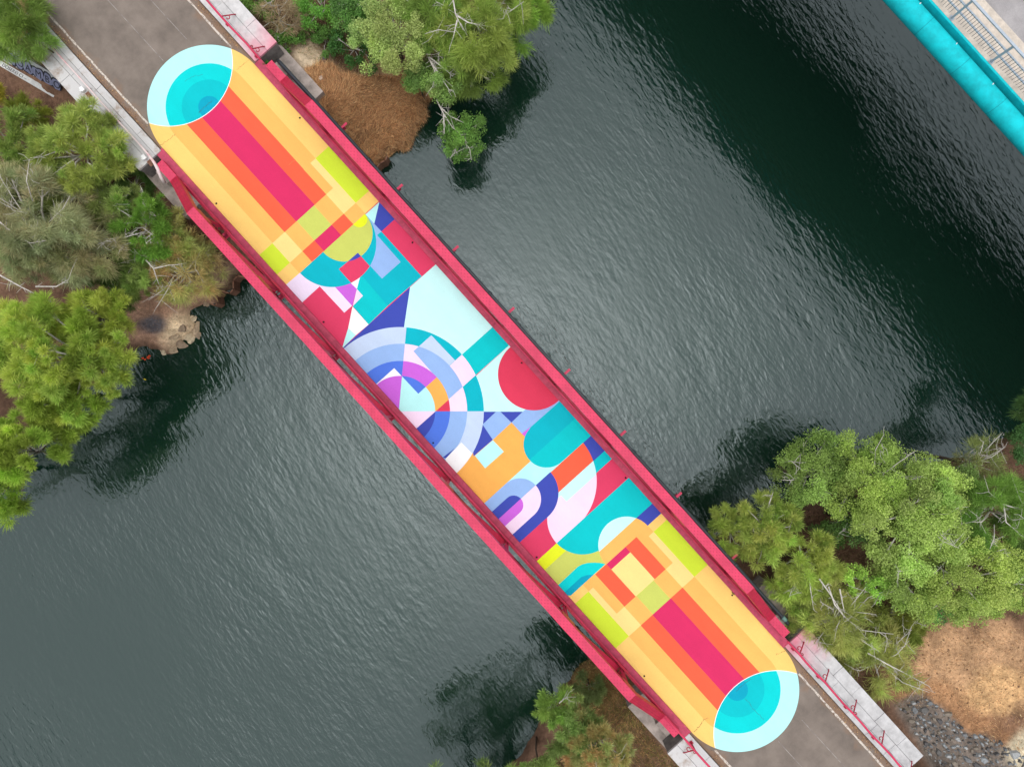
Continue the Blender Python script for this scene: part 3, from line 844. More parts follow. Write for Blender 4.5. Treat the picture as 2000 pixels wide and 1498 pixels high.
for s in (-1, 1):
    y = VC + s * TO
    X = Vector((1, 0, 0)); Yv = Vector((0, 1, 0)); Zv = Vector((0, 0, 1))
    # kerbs in lengths
    ks = [U0] + NODES + [U1]
    for a, b in zip(ks[:-1], ks[1:]):
        k0, k1 = sorted((VC + s * 3.035, VC + s * 3.44))
        MB().box(a + .006, b - .006, k0, k1, -0.28, 0.13).build('kerb', M_pink2, bridge, BR)
    # top chord: cover plate over two webs
    MB().box(UA, UB, y - .212, y + .212, ZT - .025, ZT).box(UA, UB, y - .2, y - .185, ZT - .36, ZT - .026).box(UA, UB, y + .185, y + .2, ZT - .36, ZT - .026) \
        .box(UA, UB, y - .2, y - .11, ZT - .38, ZT - .362).box(UA, UB, y + .11, y + .2, ZT - .38, ZT - .362).build('top_chord', M_pink, bridge, BR)
    mb = MB(); rivets(mb, (UA, y - .2, ZT), X, Yv, Zv, UB - UA, .4, 4, 0.21)
    tag(mb.build('rivets', M_rivet, bridge, BR), kind='stuff')
    # end posts with raised flange strips
    for (ut, ub) in ((UA, EA), (UB, EB)):
        p, q = Vector((ut, y, ZT - .02)), Vector((ub, y, ZB - .02))
        d = (q - p).normalized(); nr = d.cross(Yv); nr = nr if nr.z > 0 else -nr
        m = MB().beam(p - nr * .16, q - nr * .16, .42, .32, Yv)
        for o in (-.19, -.07, .05, .17):
            m.beam(p + Yv * o + nr * .006, q + Yv * o + nr * .006, .035, .018, Yv)
        m.build('end_post', M_red, bridge, BR)
        mb = MB(); L = (q - p).length
        rivets(mb, p - Yv * .2 + nr * .012, d, Yv, nr, L, .4, 2, 0.12, r=.018)
        tag(mb.build('rivets', M_pink, bridge, BR), kind='stuff')
    for (ut, ub) in ((EA, PA), (EB, PB)):
        a, b = sorted((ut, ub))
        MB().box(a, b, y - .205, y + .205, ZB - .03, ZB).box(a, b, y - .2, y - .17, ZB - .55, ZB - .031).box(a, b, y + .17, y + .2, ZB - .55, ZB - .031).box(a + .1, b - .1, y - .17, y + .17, ZB - .75, ZB - .56).build('bearing_shoe', M_pink, bridge, BR)
        mb = MB(); rivets(mb, (a, y - .19, ZB), X, Yv, Zv, b - a, .38, 4, 0.21)
        tag(mb.build('rivets', M_rivet, bridge, BR), kind='stuff')
    # bottom chord: open trough
    MB().box(EA, EB, y - .2, y - .175, ZB - .62, ZB - .02).box(EA, EB, y + .175, y + .2, ZB - .62, ZB - .02).box(EA, EB, y - .24, y - .12, ZB - .02, ZB) \
        .box(EA, EB, y + .12, y + .24, ZB - .02, ZB).build('bottom_chord', M_dkred, bridge, BR)
    mb = MB(); rivets(mb, (EA, y + s * .17, ZB - .1), X, Zv * -1, Vector((0, -s, 0)), EB - EA, .4, 2, 0.2)
    tag(mb.build('rivets', M_dkred, bridge, BR), kind='stuff')
    # verticals: two channels joined by lacing
    for u in NODES:
        m = MB()
        for o in (-.15, .15):
            m.box(u - .07, u + .07, y + o - .012, y + o + .012, ZB - .5, ZT - .37).box(u - .07, u - .055, y + o - .05, y + o + .05, ZB - .5, ZT - .37).box(u + .055, u + .07, y + o - .05, y + o + .05, ZB - .5, ZT - .37)
        vert = m.build('vertical_post', M_pink, bridge, BR)
        z = ZB - .1; up = True
        while z < ZT - .65:
            m2 = MB().beam((u - .078, y - .14, z if up else z + .26), (u - .078, y + .14, z + .26 if up else z), .035, .012, X)
            m2.beam((u + .078, y - .14, z + .26 if up else z), (u + .078, y + .14, z if up else z + .26), .035, .012, X)
            m2.build('lacing_bar', M_red, vert, BR)
            z += .27; up = not up
        MB().box(u - .42, u + .42, y - .225, y - .206, ZT - .62, ZT - .03).box(u - .42, u + .42, y + .206, y + .225, ZT - .62, ZT - .03).build('gusset_plate', M_red, bridge, BR)
        MB().box(u - .45, u + .45, y + s * -.262, y + s * -.245, ZB - .3, ZB + .4).build('gusset_plate', M_red, bridge, BR)
    # diagonals: plated pair
    for i in range(7):
        p, q = Vector((NODES[i] + .12, y, ZT - .3)), Vector((NODES[i + 1] - .12, y, ZB + .02))
        m = MB().beam(p, q, .29, .03, Yv).beam(p + Yv * .13 - Vector((0, 0, .06)), q + Yv * .13 - Vector((0, 0, .06)), .03, .1, Yv).beam(p - Yv * .13 - Vector((0, 0, .06)), q - Yv * .13 - Vector((0, 0, .06)), .03, .1, Yv)
        m.build('diagonal_brace', M_red, bridge, BR)
    # inner guard rail and its stanchions
    g = VC + s * 3.30
    MB().tube([(EA + .6, g, .62), (EB - .4, g, .62)], .035, 8).build('guard_rail', M_pink, bridge, BR, True)
    for u in NODES:
        MB().beam((u + .3, g + s * .01, .135), (u + .3, g + s * .01, .6), .05, .05, X).build('rail_stanchion', M_pink2, bridge, BR)
for u in NODES:
    MB().box(u - .06, u + .06, VC - 4.36, VC + 4.48, -.38, -.35).box(u - .012, u + .012, VC - 4.3, VC + 4.3, -.8, -.381).box(u - .06, u + .06, VC - 3.9, VC + 3.9, -.83, -.801).build('floor_beam', M_pink, bridge, BR)
for px, py in ((337 + 83, 400), (587, 230), (807, 473), (631, 630), (1020, 708), (845, 866), (1223, 932), (1047, 1089), (1432, 1160), (1257, 1321)):
    u, v = uv(px, py); v = max(min(v, 41), -192); u /= S; v /= S
    MB().prism([(u + .05 * math.cos(a) * random.uniform(.7, 1.2), v + .05 * math.sin(a) * random.uniform(.7, 1.2)) for a in np.linspace(0, 5.5, 8)], .006, .012).build('drain_hole', M_dark, bridge, BR)

# service pipe on the brackets
PV, PZ = VC + 4.03, -0.23
pipe = thing('service_pipe', 'long black service pipe running beside the pink truss on its brackets', 'pipe', bw(0, PV, PZ), math.radians(-47.8))
MB().tube([(-19.55, PV, -.75), (-19.5, PV, -.36), (-19.35, PV, PZ), (17.75, PV, PZ), (17.95, PV, -.36), (18.0, PV, -.75)], .1, 12).build('pipe_run', M_black, pipe, BR, True)
M_cop = mat('green_coupling', C(110, 150, 140), rough=0.5, var=0.2)
for u in (-15.0 + 2.15, -4, 6.5, 14):
    MB().tube([(u - .09, PV, PZ), (u + .09, PV, PZ)], .125, 12).build('pipe_collar', M_black, pipe, BR, True)
MB().tube([(17.42, PV, PZ), (17.66, PV, PZ)], .122, 12).build('pipe_coupling', M_cop, pipe, BR, True)

# ------------------------------------------------------------------ hand rails on the approaches
M_wrail = mat('flaking_white_pink_paint', C(226, 208, 206), rough=0.6, scale=2.5, col2=C(214, 120, 134), lo=0.32, hi=0.5)
def scroll(mb, c, ax, up, r, w=.022):
    pts = []
    for i in range(15):
        a = -0.6 + i * 0.42; rr = r * (1 - i * 0.045)
        pts.append(Vector(c) + Vector(ax) * (rr * math.cos(a)) + Vector(up) * (rr * math.sin(a)))
    mb.tube(pts, w, 6)
def handrail(label, u0, u1, side, posts, m, mp, z=1.02, wig=.02):
    v = VC + side * 3.36
    t = thing('hand_rail', label, 'railing', bw((u0 + u1) / 2, v, .17), math.radians(-47.8))
    n = 14
    pts = [(u0 + (u1 - u0) * i / n, v + wig * math.sin(i * 1.9), z + .012 * math.sin(i * 1.3)) for i in range(n + 1)]
    MB().tube(pts, .052, 10).build('rail', m, t, BR, True)
    sg = 1 if u1 > u0 else -1
    for i, up in enumerate(posts):
        MB().box(up - .035, up + .035, v - .03, v + .03, .165, z - .02).box(up - .09, up + .09, v - .08, v + .08, .188, .2).build('post', mp, t, BR)
        b = MB().beam((up, v + side * .02, z - .12), (up + sg * .1, v + side * .62, .2), .05, .03)
        b.beam((up - .28, v + side * .03, z - .07), (up + .28, v + side * .03, z - .07), .02, .09, (0, 1, 0))
        b.build('brace', mp, t, BR)
        q = MB()
        scroll(q, (up - sg * .16, v + side * .2, z - .25), (0.9 * sg, 0.2 * side, 0), (0.25 * -sg, side * .9, .15), .14)
        if i % 2 == 0: scroll(q, (up + sg * .2, v + side * .12, z - .3), (0.9 * -sg, 0.2 * side, 0), (0, side * .8, .3), .07)
        q.build('scroll', mp, t, BR, True)
    return t
handrail('pink hand rail with dark scroll braces on the upper right approach', U0 + 0.55, -33, 1, [U0 - .15, U0 - 2.25, U0 - 4.4, U0 - 6.6, U0 - 8.8], M_pink, M_dkred)
handrail('pink hand rail with dark scroll braces on the lower right approach', U1 - 0.6, 1080 / S, 1, [U1 + .3, U1 + 2.1, U1 + 4.1, U1 + 6.1, U1 + 8.1], M_pink, M_dkred)
handrail('pink double hand rail on the lower left approach beside the footpath', U1 - 1.8, 33, -1, [U1 + .35, U1 + 2.6, U1 + 4.9], M_pink, M_dkred, z=.95)
# loose, flaking rail with a bent end
t = thing('bent_rail', 'flaking white and pink pipe rail with bent end on upper left footpath', 'railing', bw(-23, VC - 3.6, .2), math.radians(-47.8))
vb = -222.5 / S
MB().tube([(-27.4, vb, .45), (-25, vb + .02, .46), (-22, vb - .01, .44), (-20.6, vb, .46), (-19.9, vb, .5), (-19.4, vb - .06, .5), (-19.1, vb - .16, .42), (-18.85, vb - .33, .2), (-18.7, vb - .45, -.1)], [.045, .045, .045, .05, .055, .07, .085, .09, .09], 10).build('rail', M_wrail, t, BR, True)
for u in (-26.9, -24.3, -22.2, -20.2):
    MB().box(u - .03, u + .03, vb - .03, vb + .03, .18, .42).build('post', M_rust, t, BR)
for u, nm in ((-24.5, 0), (-22.75, 1), (-20.05, 2)):
    b = tag(MB().box(u - .12, u + .12, -5.93, -5.75, .18, .36).box(u - .05, u + .05, -5.99, -5.94, .2, .33).build('footing_block', M_white, None, BR),
        ['small white footing block on the footpath farthest from the bridge', 'small white footing block at the middle of the upper left footpath', 'small white footing block on the footpath nearest the bent rail end'][nm], 'block')
    MB().box(u + .18, u + .5, -5.92, -5.72, .18, .205).tube([(u + .25, -5.86, .2), (u + .25, -5.86, .26)], .02, 6).tube([(u + .42, -5.78, .2), (u + .42, -5.78, .26)], .02, 6).build('rusty_base_plate', M_rust, b, BR)

# ------------------------------------------------------------------ second crossing at the upper right
kz = lambda z: (H - z) / H
Z2 = 6.0                                  # this crossing runs about ten metres above the water
rb = thing('road_bridge', 'high concrete road bridge with beige verge beside the turquoise pipeline', 'bridge', bw(3, 26, -5), math.radians(-47.8))
f2 = lambda vpx, z=Z2: vpx / S * kz(z)
L0, L1 = -48.0, 52.0
MB().box(L0, L1, f2(1104), f2(1186), Z2 - .9, Z2).build('verge_slab', M_sand, rb, BR)
MB().box(L0, L1, f2(1168), f2(1182), Z2 + .003, Z2 + .11).build('kerb', M_sand, rb, BR)
MB().box(L0, L1, f2(1097), f2(1110, Z2 + .2), Z2 - .8, Z2 + .2).build('edge_beam', M_turq, rb, BR)
for v_ in (23.5, 27.0, 30.5):
    MB().box(L0, L1, v_ - .4, v_ + .4, Z2 - 2.1, Z2 - .92).build('girder', M_concdk, rb, BR)
for u_ in (-38, 40):
    MB().box(u_ - .7, u_ + .7, 22.8, 31.4, -7, Z2 - 2.11).build('pier', M_concdk, rb, BR)
tag(MB().box(L0, L1, f2(1186) + .01, 32.4, Z2 - .9, Z2 - .02).build('road', M_asph2, None, BR), kind='structure')
pl = thing('steel_pipeline', 'large turquoise pipeline crossing the river at the upper right corner', 'pipeline', bw(3, 22, Z2 - .6), math.radians(-47.8))
pr, pz = .42, Z2 - .15
pv = (1047.5 / S) * kz(pz) + pr * 0.80
MB().tube([(L0, pv, pz), (L1, pv, pz)], pr, 40, cap=True).build('pipe_run', M_turq, pl, BR, True)
for i in range(12):
    u = -8.1 + 2.15 * i
    MB().tube([(u - .008, pv, pz), (u + .008, pv, pz)], pr + .004, 40).build('weld_seam', M_turq2, pl, BR, True)
    u -= .78
    m = MB()
    for j in range(2):
        a0, a1 = 0.85 + j * .18, 0.85 + (j + 1) * .18
        pa = Vector((u, pv + (pr + .01) * math.cos(a0), pz + (pr + .01) * math.sin(a0))); pb = Vector((u, pv + (pr + .01) * math.cos(a1), pz + (pr + .01) * math.sin(a1)))
        m.beam(pa, pb, .035, .015, (1, 0, 0))
    m.build('pipe_clip', M_white, pl, BR)
MB().box(L0, L1, f2(1078, Z2 - .6), f2(1095, Z2 - .6), Z2 - .85, Z2 - .55).build('saddle_beam', M_turq2, pl, BR)  # dark tone here paints the shade of the groove beside the pipe
fn = thing('steel_fence', 'grey steel fence with thin pickets along the verge beside the turquoise pipeline', 'fence', bw(3, 23, Z2), math.radians(-47.8))
fv = f2(1110) + .09
FH = 1.27; SP = 2.34
u0f = uv(1851, 43)[0] / S * kz(Z2)
for i in range(-3, 7):
    u = u0f + SP * i
    MB().box(u - .045, u + .045, fv - .04, fv + .04, Z2, Z2 + FH - .03).box(u - .1, u + .1, fv - .08, fv + .08, Z2 + .002, Z2 + .02).build('fence_post', M_galv, fn, BR)
a, b = u0f - SP * 3, u0f + SP * 6
MB().box(a, b, fv - .05, fv + .05, Z2 + FH - .028, Z2 + FH + .02).build('top_rail', M_galv, fn, BR)
MB().box(a, b, fv - .033, fv + .033, Z2 + .84, Z2 + .88).build('middle_rail', M_galv, fn, BR)
MB().box(a, b, fv - .033, fv + .033, Z2 + .46, Z2 + .5).build('lower_rail', M_galv, fn, BR)
M_pick = mat('dark_picket', C(86, 90, 96), rough=0.5, var=0.1)
pk = MB().box(-.008, .008, -.008, .008, 0, .72).mesh('picket', M_pick)
u = a + .16
while u < b:
    if min(abs(u - (u0f + SP * i)) for i in range(-3, 7)) > .12:
        link('picket', pk, fn, BR @ Matrix.Translation((u, fv - .042, Z2 + .18)))
    u += .13

# ------------------------------------------------------------------ sheet piles, graffiti wall, stone revetment, litter
def sheet_pile(label, pts, z0, z1, th=.07):
    w3 = [P(x, y, z1) for x, y in pts]
    t = thing('sheet_pile_wall', label, 'sheet piling', (w3[0].x, w3[0].y, z0))
    for p, q in zip(w3[:-1], w3[1:]):
        a = Vector((p.x, p.y, 0)); b = Vector((q.x, q.y, 0)); d = (b - a).normalized() * .03
        MB().beam(a - d + Vector((0, 0, (z0 + z1) / 2)), b + d + Vector((0, 0, (z0 + z1) / 2)), th, z1 - z0).build('pile_panel', M_rust, t)
sheet_pile('rusty zigzag sheet pile wall at the water edge left of the bridge', [(500, 520), (478, 541), (463, 539), (455, 548), (456, 565), (448, 573), (430, 567), (423, 577), (425, 592), (420, 597), (412, 594)], -5.5, -3.15)
sheet_pile('rusty sheet pile corner at the water edge right of the bridge', [(720, 330), (736, 327), (742, 319), (752, 314), (756, 306)], -5.5, -3.2)

def text_mesh(body, size, m, name, parent, frame, extr=.004):
    cu = bpy.data.curves.new(name, 'FONT'); cu.body = body; cu.size = size; cu.extrude = extr; cu.align_x = 'LEFT'
    o = bpy.data.objects.new(name, cu); COL.objects.link(o)
    dg = bpy.context.evaluated_depsgraph_get()
    me = bpy.data.meshes.new_from_object(o.evaluated_get(dg))
    bpy.data.objects.remove(o); bpy.data.curves.remove(cu)
    me.name = name; me.materials.clear(); me.materials.append(m)
    return link(name, me, parent, frame)
gA, gB = P(-14, 110, -1.75), P(112, 184, -1.75)
dx = (gB - gA).normalized(); nn = Vector((dx.y, -dx.x, 0))          # nn points down the picture, out of the wall
if nn.y > 0: nn = -nn
gw = thing('graffiti_wall', 'leaning concrete wing wall with dark graffiti beside the upper left footpath', 'wall', gA)
up_ = (Vector((0, 0, 1)) * .75 - nn * .85).normalized()
M_gw = mat('painted_grey_wall', C(168, 170, 172), rough=0.85, var=0.2, scale=4)
Lw = (gB - gA).length
m = MB(); 
nrm = dx.cross(up_); nrm = nrm if nrm.z > 0 else -nrm
vs = [gA, gB, gB + up_ * 1.0, gA + up_ * 1.0]
m.add([*vs, *[p - nrm * .25 - Vector((0, 0, .3)) for p in vs]], [(0, 1, 2, 3), (7, 6, 5, 4), (0, 4, 5, 1), (1, 5, 6, 2), (2, 6, 7, 3), (3, 7, 4, 0)])
m.build('wall_face', M_gw, gw)
lg = MB().beam(gA + nn * .13 + Vector((0, 0, .02)), gB + nn * .13 + Vector((0, 0, .02)), .26, .2).build('wall_ledge', mat('pale_ledge', C(205, 206, 204), rough=.85, var=.15, scale=4), gw)
def on_wall(org, ex, ey):
    ez = ex.cross(ey)
    return Matrix(((ex.x, ey.x, ez.x, org.x), (ex.y, ey.y, ez.y, org.y), (ex.z, ey.z, ez.z, org.z), (0, 0, 0, 1)))
M_gdark = mat('graffiti_black', C(34, 34, 44), rough=.7, var=.2)
M_gfill = mat('graffiti_grey_blue', C(120, 124, 150), rough=.7, var=.2)
x = .9
for ch in 'DOAMBO':
    r = .26 if ch != 'M' else .34
    c0 = gA + dx * (x + r) + up_ * .5 + nrm * .004
    for rr, mm, off, nm in ((1.28, M_gdark, 0, 'letter_outline'), (1.0, M_gfill, .004, 'letter_fill')):
        pts = []
        for i in range(18):
            a = i / 18 * 6.283
            w_ = 1 + .13 * math.sin(a * 3 + x * 5) + .08 * math.sin(a * 5 + x)
            pts.append(c0 + dx * (math.cos(a) * r * rr * w_) + up_ * (math.sin(a) * .3 * rr * w_) + nrm * off)
        MB().add(pts, [tuple(range(18))]).build(nm, mm, gw)
    text_mesh(ch, .5, M_gdark, 'graffiti_letter', gw, on_wall(gA + dx * (x + r - .17) + up_ * .33 + nrm * .012, dx, up_))
    x += r * 2 - .02
text_mesh('DOSEREI CI --', .24, M_gdark, 'graffiti_lettering', gw, on_wall(gA + dx * .75 + nn * .215 + Vector((0, 0, .124)), dx, -nn))

# stone revetment
rv = thing('stone_revetment', 'dark stone pitched slope in the lower right corner beside the footpath', 'revetment', (*P(1880, 1470, -2.2)[:2], -2.3))
def pip(poly, x, y):
    c = False
    for i in range(len(poly)):
        (x1, y1), (x2, y2) = poly[i - 1], poly[i]
        if (y1 > y) != (y2 > y) and x < (x2 - x1) * (y - y1) / (y2 - y1) + x1: c = not c
    return c
SM = [mat('stone_' + str(i), C(*c), rough=.85, var=.3, scale=9, speck=.2, bump=.3) for i, c in enumerate(((148, 152, 154), (122, 124, 126), (104, 102, 100), (166, 168, 168), (136, 126, 114), (92, 90, 90)))]
pts_ = []
tries = 0
while len(pts_) < 290 and tries < 9000:
    tries += 1
    x, y = random.uniform(1740, 2050), random.uniform(1350, 1550); r = random.choice((4, 5, 5, 6, 7, 8, 10, 13))
    if pip(RV, x, y) and all((x - a) ** 2 + (y - b) ** 2 > ((r + c) * .8) ** 2 for a, b, c in pts_): pts_.append((x, y, r))
for x, y, r in pts_:
    p = P(x, y, -2.2); R_ = r / S * 1.06; n_ = random.randint(5, 7); a0 = random.uniform(-.2, .9) - .8; el = random.uniform(.45, .8)
    z = gz(p.x, p.y) + .05
    base, top = [], []
    for i in range(n_):
        a = 6.283 * i / n_ + random.uniform(-.25, .25); rr = R_ * random.uniform(.65, 1.2)
        lx, ly = math.cos(a) * rr, math.sin(a) * rr * el
        X_, Y_ = lx * math.cos(a0) - ly * math.sin(a0), lx * math.sin(a0) + ly * math.cos(a0)
        base.append((p.x + X_, p.y + Y_, z - .08)); top.append((p.x + X_ * .72, p.y + Y_ * .72, z + random.uniform(.03, .08)))
    MB().add(base + top, [tuple(range(n_, 2 * n_))] + [(i, (i + 1) % n_, n_ + (i + 1) % n_, n_ + i) for i in range(n_)]).build('stone', random.choice(SM), rv)

rub = MB()
for _ in range(1400):
    x, y = random.uniform(1735, 2060), random.uniform(1345, 1560)
    if not pip(RV, x, y): continue
    p = P(x, y, -2.2); z = gz(p.x, p.y) + .01; R_ = random.uniform(.03, .085)
    vs = [(p.x + math.cos(a) * R_ * random.uniform(.6, 1.2), p.y + math.sin(a) * R_ * random.uniform(.5, 1), z) for a in (0, 1.2, 2.5, 3.8, 5.0)] + [(p.x, p.y, z + R_ * .7)]
    rub.add(vs, [(i, (i + 1) % 5, 5) for i in range(5)], random.randrange(6))
tag(rub.build('rubble', SM, rv), kind='stuff')
def slab_litter(name, label, cat, px, py, sx, sy, h, m, rot):
    p = P(px, py, -2.4); z = gz(p.x, p.y)
    M = Matrix.Translation((p.x, p.y, z)) @ Matrix.Rotation(rot, 4, 'Z')
    k = .8
    o = MB().add([(-sx, -sy, -.05), (sx, -sy, -.05), (sx, sy, -.05), (-sx, sy, -.05), (-sx * k, -sy * k, h), (sx * k, -sy * k, h * .9), (sx * k, sy * k, h), (-sx * k, sy * k, h * 1.1)],
                 [(4, 5, 6, 7), (0, 1, 5, 4), (1, 2, 6, 5), (2, 3, 7, 6), (3, 0, 4, 7)]).build(name, m, None, M)
    return tag(o, label, cat)
lt = slab_litter('plastic_crate', 'small black plastic box lying on the bare slope right of the bridge', 'box', 639, 132, .13, .2, .16, M_black, -.45)
MB().box(-.08, .08, -.14, .14, .17, .185).build('lid', M_black, lt, WM[lt.name])
lt = slab_litter('concrete_block', 'small pale concrete block lying on dry reeds right of the bridge', 'block', 637, 169, .11, .12, .14, M_sand, .5)
slab_litter('white_litter', 'white litter scrap beside the small concrete block right of bridge', 'litter', 630, 161, .06, .05, .04, M_white, .2)
slab_litter('white_litter', 'white litter scrap at the water edge by the left sheet piles', 'litter', 384, 603, .09, .05, .06, M_white, -.3)
M_or = mat('orange_plastic', C(226, 84, 44), rough=.5, var=.2)
p = P(287, 699, WATER)
lt = thing('orange_litter', 'torn orange plastic scrap floating below the lower left bank', 'litter', (p.x, p.y, WATER))
for i in range(6):
    q = p + Vector((random.uniform(-.22, .22), random.uniform(-.1, .1), .01)); rr = [Vector((math.cos(a) * random.uniform(.04, .1), math.sin(a) * random.uniform(.03, .07), random.uniform(0, .05))) for a in np.linspace(0, 5.4, 6)]
    MB().add([q + r_ for r_ in rr] + [q + Vector((0, 0, .06))], [(j, (j + 1) % 6, 6) for j in range(6)]).build('plastic_scrap', M_or, lt)
p = P(283, 741, WATER)
tag(MB().add([p + Vector((-.09, .03, .01)), p + Vector((0, -.025, .03)), p + Vector((.1, -.04, .01)), p + Vector((.02, .04, .035))], [(0, 1, 3), (1, 2, 3)]).build('floating_leaf', mat('yellow_leaf', C(236, 208, 40), var=.1)), 'tiny yellow leaf floating on dark water at left', 'leaf')

# ------------------------------------------------------------------ trees and shrubs
def unit(a): return a / (np.linalg.norm(a, axis=-1, keepdims=True) + 1e-9)
def hsv_jit(r, c, n, amt):
    c = np.asarray(c)[None, :] * (1 + r.normal(0, amt, (n, 1)))
    return np.clip(c + r.normal(0, amt * .25, (n, 3)) * c, .004, 1)
def needles(r, cen, rad, outd, colr, m, wid, up=.35, spread=1.0, droop=0.0):
    """m thin needles fanned round every clump centre"""
    n = len(cen)
    d = unit(r.normal(0, 1, (n, m, 3)) * spread + outd[:, None, :] * .75 + np.array([0, 0, up]))
    L = rad[:, None] * r.uniform(.55, .98, (n, m))
    st = cen[:, None, :] + d * (L * r.uniform(.0, .25, (n, m)))[..., None] + r.normal(0, .12, (n, m, 3)) * rad[:, None, None]
    tip = st + d * L[..., None]; tip[..., 2] -= droop * L
    sd = unit(np.cross(d, r.normal(0, 1, (n, m, 3))))
    w2 = (wid * r.uniform(.6, 1.3, (n, m)))[..., None] * .5
    mid = st + (tip - st) * .55
    a, b, c, e = st, mid + sd * w2, tip, mid - sd * w2
    V = np.stack([a, b, c, e], 2).reshape(-1, 3)
    k = np.arange(n * m)[:, None] * 4
    F = np.concatenate([k + np.array([[0, 1, 2]]), k + np.array([[0, 2, 3]])])
    cc = np.repeat(colr[:, None, :], m, 1) * r.uniform(.78, 1.2, (n, m, 1))
    cc = np.repeat(cc[:, :, None, :], 4, 2).reshape(-1, 3)
    return V, F, cc
def leaves(r, cen, rad, outd, colr, m, size):
    n = len(cen)
    off = unit(r.normal(0, 1, (n, m, 3))) * (rad[:, None] * r.uniform(.15, 1, (n, m)) ** .6)[..., None]
    p = cen[:, None, :] + off
    d = unit(r.normal(0, 1, (n, m, 3)) + unit(off) * .6 + np.array([0, 0, .1]))
    nr = unit(r.normal(0, .7, (n, m, 3)) + np.array([0, 0, 1.0]))
    sd = unit(np.cross(d, nr))
    L = (size * r.uniform(.6, 1.4, (n, m)))[..., None]
    a, c = p - d * L * .5, p + d * L * .5
    b, e = p + sd * L * .24, p - sd * L * .24
    V = np.stack([a, b, c, e], 2).reshape(-1, 3)
    k = np.arange(n * m)[:, None] * 4
    F = np.concatenate([k + np.array([[0, 1, 2]]), k + np.array([[0, 2, 3]])])
    cc = np.repeat(colr[:, None, :], m, 1) * r.uniform(.78, 1.22, (n, m, 1))
    return V, F, np.repeat(cc[:, :, None, :], 4, 2).reshape(-1, 3)

